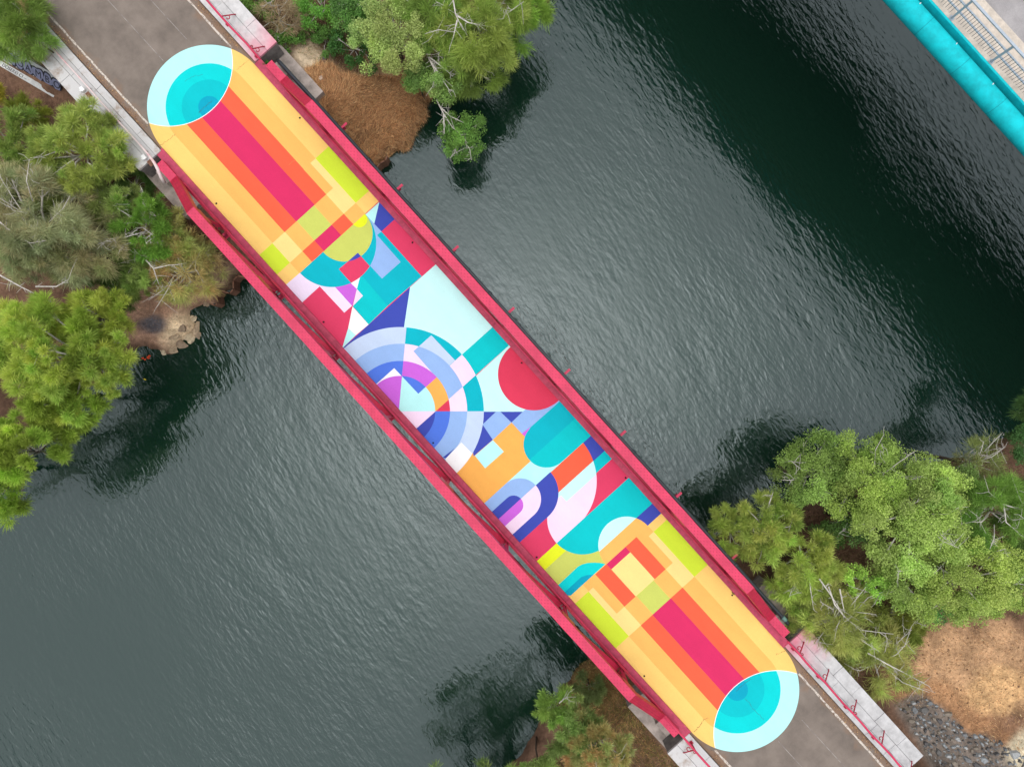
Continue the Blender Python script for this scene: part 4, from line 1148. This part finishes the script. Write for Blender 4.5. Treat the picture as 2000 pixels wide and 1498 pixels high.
TREE_ID = [0]
def tree(name, label, kind, px, py, rpx, ztop, col, dens=1.0, bare=0, tip=None, cat='tree', flat=.72, group=None, bark=None, lean=None, limbs=()):
    TREE_ID[0] += 1
    r = np.random.default_rng(100 + TREE_ID[0])
    cen = P(px, py, ztop - .8)
    R_ = 1.12 * rpx / S * (H - ztop + .8) / H
    gx, gy = (cen.x, cen.y) if lean is None else P(lean[0], lean[1], -2.5)[:2]
    g = gz(gx, gy)
    g = max(g, WATER - .3)
    zc = ztop - R_ * flat * .75
    zc = max(zc, g + R_ * .25)
    C0 = np.array([cen.x, cen.y, zc])
    root = thing(name, label, cat, (gx, gy, g), 0, group)
    # hierarchy: trunk > limbs > clumps
    nl = max(5, int(7 + R_ * (5.2 if kind in ('leafy', 'pine') else 3.6)))
    dirs = unit(r.normal(0, 1, (nl * 9, 3)) + np.array([0, 0, .25]))
    keep = []
    for d_ in dirs:
        if d_[2] > -.25 and all(np.dot(d_, q) < .9 for q in keep): keep.append(d_)
        if len(keep) >= nl: break
    dl = np.array(keep)
    ext = r.uniform(.5, 1.04, len(dl))
    lim = C0 + dl * ext[:, None] * np.array([R_, R_, R_ * flat]) * .88
    cr = {'pine': .44, 'wispy': .46, 'leafy': .37, 'bush': .28}[kind] * (0.6 + .4 * min(1.0, R_ / 2.2))
    n2 = max(4, int(8 * dens * max(.7, R_ / 2)))
    cl, par = [], []
    for i, l_ in enumerate(lim):
        k = r.integers(max(3, n2 - 3), n2 + 4)
        for _ in range(k):
            q = l_ + r.normal(0, 1, 3) * np.array([.15, .15, .12]) * R_ * (.75 if R_ > 1.5 else .9)
            dd = (q - C0) / np.array([R_, R_, R_ * flat])
            ln = np.linalg.norm(dd)
            if ln > 1.02: q = C0 + (q - C0) / ln * 1.0
            cl.append(q); par.append(i)
    cl = np.array(cl)
    rad = cr * r.uniform(.65, 1.25, len(cl))
    outd = unit(cl - C0 + np.array([0, 0, .3]))
    base = np.array([lin(c) for c in col]) * 1.22
    base = base * .95 + base.mean() * .05
    limc = hsv_jit(r, base, len(dl), .13)
    cc = limc[par] * (1 + r.normal(0, .12, (len(cl), 1)))
    if tip is not None:
        tp = np.array([lin(c) for c in tip]) * 1.22
        tp = tp * .94 + tp.mean() * .06
        f = np.clip(r.normal(.35, .35, (len(cl), 1)), 0, 1)
        cc = cc * (1 - f) + tp * f
    cc = np.clip(cc, .004, .9)
    if kind == 'pine': V, F, K_ = needles(r, cl, rad, outd, cc, int(195 * dens), .023, up=.45, spread=.95)
    elif kind == 'wispy': V, F, K_ = needles(r, cl, rad * 1.25, outd, cc, int(150 * dens), .017, up=.05, spread=.7, droop=.2)
    else: V, F, K_ = leaves(r, cl, rad, outd, cc, int((135 if kind == 'leafy' else 90) * dens), .088 if kind == 'leafy' else .09)
    me = tri_mesh('crown', V, F, np.concatenate([K_, np.ones((len(K_), 1))], 1), [M_leaf])
    link('crown', me, root)
    b0 = Vector((gx, gy, g - .15)); b1 = Vector((C0[0], C0[1], zc - R_ * flat * .3))
    th = max(.045, R_ * .055)
    mid = (b0 + b1) / 2 + Vector((r.normal(0, .1), r.normal(0, .1), 0))
    MB().tube([b0, mid, b1, Vector(C0) + Vector((0, 0, R_ * flat * .4))], [th * 1.25, th, th * .8, th * .25], 7).build('trunk', bark or M_bark, root, ID, True)
    bm = MB()
    for i, l_ in enumerate(lim):
        s_ = b1 + (Vector(C0) - b1) * r.uniform(-.3, .9)
        m_ = (s_ + Vector(l_)) / 2 + Vector(r.normal(0, .07, 3)) * R_
        bm.tube([s_, m_, Vector(l_)], [th * .45, th * .3, th * .14], 5)
        for j in np.where(np.array(par) == i)[0][::2]:
            bm.tube([m_ + (Vector(l_) - m_) * r.uniform(.2, 1), Vector(cl[j])], [th * .14, .006], 3, cap=False)
    for _ in range(bare):
        i = r.integers(len(lim)); s_ = Vector(C0 + (lim[i] - C0) * r.uniform(.2, .6)) + Vector((0, 0, R_ * flat * .35))
        d_ = Vector((dl[i][0], dl[i][1], .28 + abs(r.normal(0, .2))))
        e_ = s_ + d_ * R_ * r.uniform(.5, .85); e_.z = max(e_.z, ztop - .15)
        m_ = (s_ + e_) / 2 + Vector(r.normal(0, .07, 3)) * R_
        bm.tube([s_, m_, e_], [.028, .018, .008], 5)
        for _2 in range(7):
            f_ = r.uniform(.25, 1); q_ = s_ + (e_ - s_) * f_; t_ = q_ + Vector((r.normal(0, .32), r.normal(0, .32), r.uniform(0, .25)))
            bm.tube([q_, (q_ + t_) / 2 + Vector(r.normal(0, .04, 3)), t_], [.011, .008, .005], 4)
    for lb in limbs:
        q_ = [P(x_, y_, max(ztop + .12, g + .6)) for x_, y_ in lb]
        bm.tube(q_, [.040 - .028 * i / (len(q_) - 1) for i in range(len(q_))], 6)
        for _2 in range(len(q_) * 3):
            i = r.integers(len(q_) - 1); f_ = r.uniform(0, 1); s_ = q_[i] + (q_[i + 1] - q_[i]) * f_
            d_ = (q_[i + 1] - q_[i]).normalized(); t_ = s_ + (d_ * .5 + Vector((r.normal(0, .5), r.normal(0, .5), r.normal(0, .15)))) * r.uniform(.3, .7)
            bm.tube([s_, (s_ + t_) / 2 + Vector(r.normal(0, .05, 3)), t_], [.013, .009, .005], 4)
    bm.build('branches', bark or M_wood if bare == 0 else M_wood, root, ID, True)
    return root

OLIVE, BRIGHT, GREEN, GREY, LEAF, PALE = (146, 168, 78), (162, 190, 80), (126, 156, 70), (150, 162, 116), (128, 152, 82), (164, 184, 104)
YEL, BRN, DKG = (176, 186, 92), (176, 146, 84), (84, 120, 54)
# upper left bank
tree('casuarina_tree', 'feathery green tree in the top left corner overhanging the footpath end', 'wispy', 36, 42, 62, 2.0, GREEN, 1.2, 1)
tree('casuarina_tree', 'small green feathery branch hanging over the top of the footpath', 'wispy', 96, 98, 22, 1.2, GREEN, .8)
tree('yellow_shrub', 'small golden yellow shrub at the left edge below the graffiti wall', 'pine', -2, 186, 20, -.6, (186, 176, 62), .8, cat='shrub')
tree('pine_tree', 'olive green bushy pine close beside the upper left footpath', 'pine', 150, 292, 88, 2.0, OLIVE, 1.0, 1, tip=YEL)
tree('pine_tree', 'small olive pine beside the footpath just below the graffiti wall', 'pine', 70, 232, 36, -.2, (138, 150, 54), .9)
tree('pine_tree', 'mid green pine at the left edge beside the olive pine', 'pine', 12, 280, 68, 1.6, GREEN, 1.0, 0, tip=(160, 170, 90))
tree('pine_tree', 'low green pine between the left edge and the grey wispy tree', 'pine', 50, 385, 70, .4, (112, 134, 60), .9)
tree('casuarina_tree', 'grey green wispy tree with bare pale branches at the left edge', 'wispy', 65, 450, 118, 2.6, GREY, 1.25, 7, tip=(176, 164, 120), limbs=[[(-5, 430), (30, 460), (60, 475), (90, 470)], [(-5, 535), (40, 560), (100, 590)], [(70, 560), (110, 560), (135, 545)]])
tree('casuarina_tree', 'grey green wispy tree reaching towards the bridge above the pine thicket', 'wispy', 165, 485, 74, 1.2, (136, 148, 92), 1.1, 3, tip=(170, 158, 116))
tree('pine_tree', 'young green pine with bleached dead branches near the left truss', 'pine', 285, 440, 66, .6, (118, 160, 60), .8, 4, limbs=[[(200, 468), (240, 465), (275, 455)], [(222, 467), (232, 480), (242, 482)]])
tree('casuarina_tree', 'thin orange tinged tree nearest the left sheet piles', 'wispy', 350, 530, 74, -.3, (158, 170, 92), .8, 3, tip=(200, 160, 108), limbs=[[(285, 508), (300, 525), (310, 555)], [(300, 525), (330, 518), (350, 517)]])
tree('pine_shrub', 'low green shrub in the gap beside the upper left abutment', 'pine', 272, 368, 32, -1.0, (104, 140, 70), .6, cat='shrub')
tree('pine_shrub', 'small dark green shrub under the young pine near the left bank', 'pine', 225, 565, 46, -.8, (96, 128, 58), .7, cat='shrub')
tree('pine_tree', 'large bright yellow green pine overhanging the water at left', 'pine', 66, 688, 122, 4.6, BRIGHT, 1.5, 0, tip=(190, 200, 84), lean=(170, 690), flat=1.6)
tree('pine_tree', 'bright pine lobe standing right of the large yellow green pine', 'pine', 172, 618, 60, 2.4, (156, 180, 66), 1.1, 0, tip=(182, 192, 80), lean=(235, 630), flat=1.4)
tree('pine_tree', 'bright pine leaning over the water below the large yellow green pine', 'pine', 92, 790, 70, 2.6, (154, 178, 66), 1.3, lean=(150, 770), flat=1.5)
tree('pine_tree', 'bright pine in the lower left thicket cut by the left edge', 'pine', 12, 890, 72, 3.6, (160, 184, 70), 1.3, lean=(60, 850), flat=1.6)
tree('pine_tree', 'pale olive pine filling the gap below the upper left abutment', 'pine', 335, 468, 48, -.2, (158, 172, 92), .8, 1, tip=(186, 168, 110))
tree('pine_tree', 'pale green pine between the grey wispy tree and the young pine', 'pine', 215, 400, 52, .6, (152, 170, 92), .9, 1)
tree('casuarina_tree', 'pale wispy sapling beside the sheet piles at the left truss', 'wispy', 402, 500, 40, -1.2, (164, 172, 100), .7, 1, tip=(196, 164, 116))
tree('pine_tree', 'pale green pine below the grey wispy tree at left', 'pine', 270, 530, 50, -.4, (140, 164, 84), .8, 1)
tree('pine_tree', 'olive pine in the thicket between olive pine and grey tree', 'pine', 110, 365, 52, 1.0, (150, 168, 84), .9, 1)
tree('pine_tree', 'unseen tall pine added on the bank just beyond the lower left edge', 'pine', -105, 965, 90, 4.6, (150, 176, 62), .9, lean=(-20, 930), flat=2.2)  # this and the next two: out-of-view pines added to darken the water's reflection
tree('pine_tree', 'unseen broad tall pine added well beyond the left edge along the river bank', 'pine', -330, 945, 120, 5.0, (146, 170, 64), .4, lean=(-300, 945), flat=2.2)
tree('pine_tree', 'unseen broad pine added beyond the left edge behind the bright pine thicket', 'pine', -260, 770, 110, 5.0, (146, 170, 64), .4, lean=(-240, 770), flat=2.2)
# upper bank right of the bridge
tree('dry_shrub', 'dry brown twiggy shrub beside the upper right footpath', 'wispy', 548, 45, 50, -.9, (168, 146, 112), .55, 3, cat='shrub')
tree('green_shrub', 'leafy green shrub at the top edge beside the footpath', 'leafy', 508, 12, 34, -.6, (104, 142, 60), .8, cat='shrub')
tree('green_shrub', 'bright green leafy shrub at the top edge left of the vine', 'leafy', 632, 18, 44, -.4, (106, 156, 62), 1.0, cat='shrub')
tree('green_shrub', 'small green shrub on the bare slope beside the upper right abutment', 'bush', 568, 92, 28, -1.3, (96, 138, 58), .9, cat='shrub')
tree('green_shrub', 'small leafy shrub on the slope above the dry reeds', 'bush', 640, 85, 32, -1.2, (90, 130, 56), .9, cat='shrub')
tree('vine_shrub', 'dark green trailing vine left of the pale green tree', 'bush', 690, 92, 52, -.8, (74, 120, 56), 1.0, cat='shrub')
tree('broadleaf_tree', 'dark green leafy tree at the top edge above the vine', 'leafy', 700, 22, 48, .4, (92, 134, 62), 1.0)
tree('broadleaf_tree', 'pale green fine leaved tree at the top beside the dry reeds', 'leafy', 768, 66, 72, 1.4, PALE, 1.5)
tree('casuarina_tree', 'green feathery tree at the top edge behind the pale green tree', 'wispy', 842, 22, 62, 1.6, (128, 160, 70), 1.2, 1)
tree('casuarina_tree', 'wide yellow green tree with white limbs on the top bank', 'wispy', 930, 55, 92, 1.8, (138, 162, 70), 1.35, 5, tip=(168, 182, 86), limbs=[[(885, 0), (890, 30), (905, 60)], [(890, 30), (915, 45), (940, 50)], [(893, 40), (885, 75)]])
tree('casuarina_tree', 'bright green tree over the water at the top bank point', 'wispy', 1010, 22, 62, .9, (136, 172, 66), 1.2)
tree('casuarina_tree', 'olive tree hanging over the water below the white limbed tree', 'wispy', 918, 130, 56, .3, (124, 148, 64), 1.0, 2)
tree('broadleaf_tree', 'small pale tree with white branches above the dry reeds', 'leafy', 868, 158, 50, .0, (132, 164, 84), 1.1, 3, limbs=[[(835, 110), (850, 140), (845, 170)], [(838, 112), (868, 135), (885, 150)], [(836, 112), (860, 150), (880, 180)]])
tree('broadleaf_tree', 'small round green tree on the reeds beside the white branches', 'leafy', 818, 160, 27, -.8, (122, 156, 80), 1.1)
tree('broadleaf_tree', 'green leaning tree with white limbs over the water', 'leafy', 902, 270, 46, -.8, (104, 144, 62), 1.1, 3, lean=(862, 205), limbs=[[(853, 196), (866, 222), (884, 250), (900, 262)], [(866, 222), (868, 262)], [(860, 210), (880, 228), (905, 240)]])
# right bank
tree('pine_tree', 'yellow green pine at the water edge touching the right truss', 'pine', 1428, 1040, 52, -.2, (152, 178, 78), .9, tip=YEL)
tree('pine_tree', 'olive pine with orange tips between the truss and broadleaf trees', 'pine', 1495, 1035, 64, .6, (150, 178, 78), .9, 1, tip=(182, 188, 94))
tree('broadleaf_tree', 'dark green tree leaning over the water left of the right bank', 'leafy', 1592, 930, 76, 1.0, (122, 150, 70), 1.15, 2)
tree('broadleaf_tree', 'green tree with pale branches at the water edge behind the leaning tree', 'leafy', 1705, 940, 88, 1.6, (146, 172, 80), 1.25, 3)
tree('broadleaf_tree', 'tall pale green tree in the middle of the right bank', 'leafy', 1800, 1010, 104, 2.6, (160, 184, 92), 1.45, 3)
tree('broadleaf_tree', 'dense pale green tree nearest the bare orange soil', 'leafy', 1900, 1140, 104, 2.2, (158, 182, 88), 1.5, 2)
tree('broadleaf_tree', 'round green tree between the tall pale tree and the olive pines', 'leafy', 1770, 1120, 72, 1.2, (148, 174, 86), 1.2, 2)
tree('broadleaf_tree', 'shaded green tree under the tall pale tree on the right bank', 'leafy', 1660, 1020, 64, -.2, (92, 124, 60), 1.0, 3)
tree('casuarina_tree', 'feathery green tree with white limbs at the right edge', 'wispy', 1945, 1000, 74, 2.0, (120, 158, 66), 1.2, 5, limbs=[[(2010, 1000), (1960, 985), (1930, 960)], [(1960, 985), (1965, 1020), (1990, 1040)]])
tree('casuarina_tree', 'thin half bare tree over the water at the right edge', 'wispy', 1895, 905, 56, .4, (140, 152, 86), .5, 5)
tree('broadleaf_tree', 'dark tree cut by the right edge above the feathery tree', 'leafy', 2008, 870, 42, 1.0, (76, 112, 58), 1.0, lean=(2060, 890))
tree('casuarina_tree', 'dark branch tips at the right edge over the black water', 'wispy', 2012, 790, 30, 1.0, (80, 112, 58), .9, lean=(2090, 820))
tree('broadleaf_tree', 'mid green tree behind the tall pale tree near the right edge', 'leafy', 1872, 965, 56, 1.0, (122, 150, 76), 1.1, 2)
tree('casuarina_tree', 'dark feathery tree at the right edge below the white limbs', 'wispy', 1990, 1062, 56, 1.0, (112, 142, 70), 1.0, 2)
tree('broadleaf_tree', 'pale green tree cut by the right edge above the bare soil', 'leafy', 1990, 1130, 66, 1.6, (156, 180, 86), 1.2, 1)
tree('pine_tree', 'yellow olive pine beside the black pipe and lower right truss', 'pine', 1575, 1105, 76, 1.0, (156, 180, 78), .95, 2, tip=(182, 190, 94))
tree('pine_tree', 'olive pine shading the lower right bearing shelf', 'pine', 1562, 1175, 42, .0, (150, 172, 78), .8, tip=YEL)
tree('green_shrub', 'bright lime green leafy shrub between the olive pines', 'bush', 1690, 1130, 46, .6, (146, 186, 74), 1.1, cat='shrub')
tree('casuarina_tree', 'olive wispy tree with white forked branches beside the lower right footpath', 'wispy', 1640, 1215, 80, .8, (158, 176, 86), .9, 7, tip=(180, 180, 100), limbs=[[(1618, 1145), (1630, 1180), (1650, 1205), (1680, 1230), (1745, 1238)], [(1600, 1130), (1625, 1165), (1650, 1205)], [(1640, 1150), (1650, 1200)]])
tree('pine_tree', 'low olive pine in the brown hollow behind the white branches', 'pine', 1745, 1205, 60, -1.0, (128, 142, 60), .8, 1)
tree('casuarina_tree', 'olive wispy tree with dead branches along the lower right footpath', 'wispy', 1715, 1295, 74, .0, (158, 174, 86), .85, 6, tip=(180, 174, 100), limbs=[[(1695, 1275), (1730, 1295), (1775, 1318), (1815, 1340)]])
tree('green_shrub', 'low green shrub under the pale tree at the soil edge', 'bush', 1815, 1175, 34, -.8, (110, 166, 82), 1.0, cat='shrub')
# lower bank left of the bridge
tree('pine_tree', 'green pine sapling over the water left of the lower abutment', 'pine', 1080, 1374, 34, 1.6, (138, 170, 78), .8, 1, lean=(1084, 1388), flat=1.1)
tree('pine_tree', 'green pine below the sapling on the lower left bank', 'pine', 1128, 1436, 54, 2.4, (132, 156, 84), .9, flat=1.3, lean=(1132, 1450))
tree('pine_tree', 'pale pine with dry orange tips at the bottom edge', 'pine', 1172, 1474, 60, 3.0, (158, 170, 100), .9, 2, tip=(188, 150, 100), flat=1.3, lean=(1176, 1492))
tree('broadleaf_tree', 'light green leafy tree at the bottom edge over the water', 'leafy', 1052, 1492, 30, -.4, (146, 168, 90), 1.0)
tree('pine_tree', 'unseen tall pine added on the bank just below the bottom edge', 'pine', 1005, 1668, 100, 5.2, (132, 156, 76), .5, lean=(1010, 1560), flat=2.2)  # these last three tall pines are unseen, added for dark reflections along the bank
tree('pine_tree', 'unseen tall leaning pine added on the lower bank farther below the bottom edge', 'pine', 880, 1710, 110, 5.0, (132, 156, 76), .5, lean=(930, 1640), flat=2.2)
tree('pine_tree', 'unseen broad tall pine added well below the bottom edge on the lower bank', 'pine', 985, 1770, 130, 5.0, (132, 156, 76), .4, lean=(1000, 1700), flat=2.2)
tree('pine_shrub', 'grey green shrub in dry grass on the lower left bank', 'pine', 1150, 1335, 26, -2.0, (122, 136, 80), .5, cat='shrub')

# small weeds at the bridge joint
def weed(label, px, py, rpx, z, col):
    p = P(px, py, z); r = np.random.default_rng(int(px)); n = 9
    cl = np.array(p)[None] + r.normal(0, 1, (n, 3)) * np.array([rpx / S * .4, rpx / S * .4, .04]); cc = hsv_jit(r, np.array([lin(c) for c in col]) * .6, n, .15)
    V, F, K_ = leaves(r, cl, np.full(n, rpx / S * .5), unit(r.normal(0, 1, (n, 3))), cc, 14, .07)
    tag(link('weed', tri_mesh('weed', V, F, np.concatenate([K_, np.ones((len(K_), 1))], 1), [M_leaf])), label, 'weed')
weed('tiny green weed growing at the upper right bridge joint', 521, 124, 7, .1, (86, 150, 60))
weed('tiny green weed growing from the deck edge near the lower right end', 1433, 1158, 4, .06, (110, 130, 40))

# ------------------------------------------------------------------ dry grass, reeds and leaf litter
def scatter_blades(name, label, polys, n, col, L, wid, lean, seed, jit=.2):
    r = np.random.default_rng(seed)
    pts = []
    for pl, share in polys:
        x0, x1 = min(p[0] for p in pl), max(p[0] for p in pl); y0, y1 = min(p[1] for p in pl), max(p[1] for p in pl)
        m = int(n * share); got = 0
        xs, ys = r.uniform(x0, x1, m * 4), r.uniform(y0, y1, m * 4)
        ins = np.zeros(len(xs), bool)
        for i in range(len(pl)):
            (ax, ay), (bx, by) = pl[i - 1], pl[i]
            if ay != by: ins ^= ((ay > ys) != (by > ys)) & (xs < (bx - ax) * (ys - ay) / (by - ay) + ax)
        pts.append(np.stack([xs[ins][:m], ys[ins][:m]], 1))
    q = np.concatenate(pts)
    k = (H + 3.0) / H
    X, Y = (q[:, 0] - 1000) / S * k, (749 - q[:, 1]) / S * k
    Z, d = ground(X, Y)
    ok = d > .02
    X, Y, Z = X[ok], Y[ok], Z[ok]; n = len(X)
    fl = vnoise(X, Y, 1.1, seed + 1) * 3.0
    dirv = unit(np.stack([np.cos(fl), np.sin(fl), np.zeros(n)], 1) * lean + r.normal(0, .55, (n, 3)) + np.array([0, 0, .55]))
    dirv[:, 2] = np.abs(dirv[:, 2])
    l_ = L * r.uniform(.5, 1.3, n)
    base = np.stack([X, Y, Z - .02], 1); tip_ = base + dirv * l_[:, None]
    sd = unit(np.cross(dirv, r.normal(0, 1, (n, 3)))) * (wid * r.uniform(.6, 1.3, n))[:, None] * .5
    V = np.stack([base - sd, base + sd, tip_], 1).reshape(-1, 3)
    F = np.arange(n * 3).reshape(-1, 3)
    cs = np.array([[lin(c) for c in cc] for cc in col]) * 1.4
    ci = np.clip(((vnoise(X, Y, 1.6, seed + 2) * .45 + r.normal(0, .5, n)) * .5 + .5) * len(col), 0, len(col) - 1).astype(int)
    K_ = np.repeat(cs[ci] * (1 + r.normal(0, jit, (n, 1))), 3, 0)
    me = tri_mesh(name, V, F, np.concatenate([np.clip(K_, .01, 1), np.ones((n * 3, 1))], 1), [M_grass])
    tag(link(name, me), label, cat='grass', kind='stuff')
REED = [(605, 185), (640, 140), (680, 165), (740, 150), (800, 140), (850, 185), (838, 208), (815, 255), (800, 290), (755, 318), (735, 330), (700, 300)]
scatter_blades('dry_reeds', 'flattened tan dry reeds covering the bank right of the bridge', [(REED, 1.0)], 75000, [(160, 122, 88), (190, 150, 108), (210, 176, 132), (134, 98, 70)], .36, .03, 1.0, 51)
LOWG = [(1100, 1345), (1150, 1285), (1190, 1270), (1260, 1370), (1250, 1400), (1340, 1498), (1400, 1540), (1080, 1540)]
scatter_blades('dry_grass', 'brown and green dry grass on the lower bank left of the bridge', [(LOWG, 1.0)], 30000, [(112, 84, 60), (150, 116, 76), (92, 100, 50), (176, 140, 96), (120, 118, 62)], .24, .02, .6, 61)
SLOPE = [(490, 0), (560, 0), (760, 20), (790, 120), (700, 170), (640, 150), (600, 130), (545, 90)]
scatter_blades('slope_grass', 'sparse brown grass and twigs on the slope below the top shrubs', [(SLOPE, 1.0)], 14000, [(120, 92, 70), (160, 132, 100), (100, 108, 56), (190, 170, 140)], .22, .018, .6, 71)
DIRT = [(1790, 1200), (1990, 1210), (2050, 1300), (2050, 1490), (1985, 1460), (1930, 1438), (1880, 1420), (1850, 1390), (1800, 1350), (1745, 1370), (1760, 1290)]
scatter_blades('soil_litter', 'dead grass and leaf litter strewn over the bare orange soil', [(DIRT, 1.0)], 11000, [(140, 104, 74), (190, 150, 108), (112, 84, 62), (206, 176, 136)], .16, .022, .9, 81)
LEFTB = [(30, 120), (120, 190), (260, 350), (350, 410), (470, 540), (410, 595), (385, 640), (330, 690), (250, 690), (200, 560), (20, 480)]
scatter_blades('leaf_litter', 'brown needle litter under the pines on the upper left bank', [(LEFTB, 1.0)], 14000, [(110, 80, 64), (140, 106, 84), (86, 66, 54), (166, 132, 104)], .16, .02, .6, 91)
cl_ = MB()
_r = random.Random(77)
for _ in range(1500):
    x, y = _r.uniform(1750, 2060), _r.uniform(1195, 1480)
    if not pip(DIRT, x, y): continue
    p = P(x, y, -2.4); R_ = _r.choice((.015, .02, .03, .03, .04, .06)) * _r.uniform(.7, 1.3)
    z = gz(p.x, p.y) - .01
    cl_.add([(p.x + math.cos(a) * R_ * _r.uniform(.6, 1.2), p.y + math.sin(a) * R_ * _r.uniform(.6, 1.2), z) for a in (0, 1.05, 2.1, 3.15, 4.2, 5.2)] + [(p.x + _r.uniform(-.3, .3) * R_, p.y, z + R_ * .8)], [(i, (i + 1) % 6, 6) for i in range(6)], _r.randrange(3))
tag(cl_.build('soil_clods', [mat('soil_clod_%d' % i, C(*c), rough=.95, var=.3, scale=9) for i, c in enumerate(((150, 116, 84), (170, 136, 100), (134, 104, 78)))]), 'loose brown soil clods strewn over the bare lower right bank', 'soil', kind='stuff')
RB = [(1400, 1045), (1520, 1010), (1650, 950), (1800, 905), (2000, 850), (2050, 1200), (1790, 1200), (1740, 1370), (1560, 1230)]
scatter_blades('undergrowth', 'brown and green undergrowth between the trees on the right bank', [(RB, 1.0)], 26000, [(96, 74, 58), (122, 92, 70), (84, 98, 48), (140, 112, 86)], .26, .02, .5, 95)

# ------------------------------------------------------------------ boulders along the left shore
RM = [mat('shore_rock_' + str(i), C(*c), rough=.9, var=.35, scale=7, speck=.2, bump=.5, bscale=18) for i, c in enumerate(((206, 188, 158), (186, 164, 136), (160, 140, 118)))]
oc = thing('rock_outcrop', 'pale weathered rocks on the eroded shore left of the bridge', 'rocks', (*P(365, 655, -3.6)[:2], -3.7))
def rock(px, py, r, seed):
    q = random.Random(seed); p = P(px, py, -3.6); z = gz(p.x, p.y)
    bm = bmesh.new(); bmesh.ops.create_icosphere(bm, subdivisions=2, radius=1)
    ph = [q.uniform(0, 6) for _ in range(6)]
    R_ = r / S
    for v in bm.verts:
        k = 1 + .2 * math.sin(3 * v.co.x + ph[0]) + .18 * math.sin(4 * v.co.y + ph[1]) + .12 * math.sin(7 * v.co.z + ph[2]) + q.uniform(-.06, .06)
        v.co = Vector((v.co.x * R_ * k * 1.15, v.co.y * R_ * k * .85, v.co.z * R_ * k * .55))
    me = bpy.data.meshes.new('shore_rock'); bm.to_mesh(me); bm.free(); me.materials.append(q.choice(RM))
    link('rock', me, oc, Matrix.Translation((p.x, p.y, max(z, WATER) - R_ * .05)) @ Matrix.Rotation(q.uniform(0, 3), 4, 'Z'))
for i, (px, py, r) in enumerate(((376, 640, 13), (364, 658, 12), (348, 672, 12), (332, 682, 10), (370, 622, 9), (356, 642, 10), (312, 686, 8), (342, 658, 9), (396, 592, 7), (380, 654, 8))):
    rock(px, py, r, 300 + i)

# ------------------------------------------------------------------ fallen leaves and grit along the kerbs
def kerb_litter():
    r = np.random.default_rng(404); V = []; n = 0
    for ua, ub in ((-30.5, U0 - 1.2), (U1 + 1.4, 30)):
        for v0, sgn in ((VL - .08, 1), (VR + .07, -1)):
            for _ in range(420):
                u = r.uniform(ua, ub); v = v0 + sgn * min(.9, abs(r.normal(0, .16)))
                z = .006 + r.uniform(0, .006); a = r.uniform(0, 6.28); L = r.uniform(.012, .045); w_ = L * r.uniform(.3, .7)
                c_, s_ = math.cos(a), math.sin(a)
                for dx_, dy_ in ((-L, 0), (0, w_), (L, 0), (0, -w_)): V.append(BR @ Vector((u + dx_ * c_ - dy_ * s_, v + dx_ * s_ + dy_ * c_, z)))
                n += 1
    V = np.array([tuple(v) for v in V]); k = np.arange(n)[:, None] * 4
    F = np.concatenate([k + np.array([[0, 2, 1]]), k + np.array([[0, 3, 2]])])
    cs = np.array([[lin(c) for c in cc] for cc in ((120, 84, 58), (160, 124, 88), (92, 70, 56), (186, 150, 104))])[r.integers(0, 4, n)]
    K_ = np.repeat(cs, 4, 0)
    tag(link('kerb_litter', tri_mesh('kerb_litter', V, F, np.concatenate([K_, np.ones((len(K_), 1))], 1), [M_grass])), 'brown fallen leaves and grit along the road kerbs', 'litter', kind='stuff')
kerb_litter()
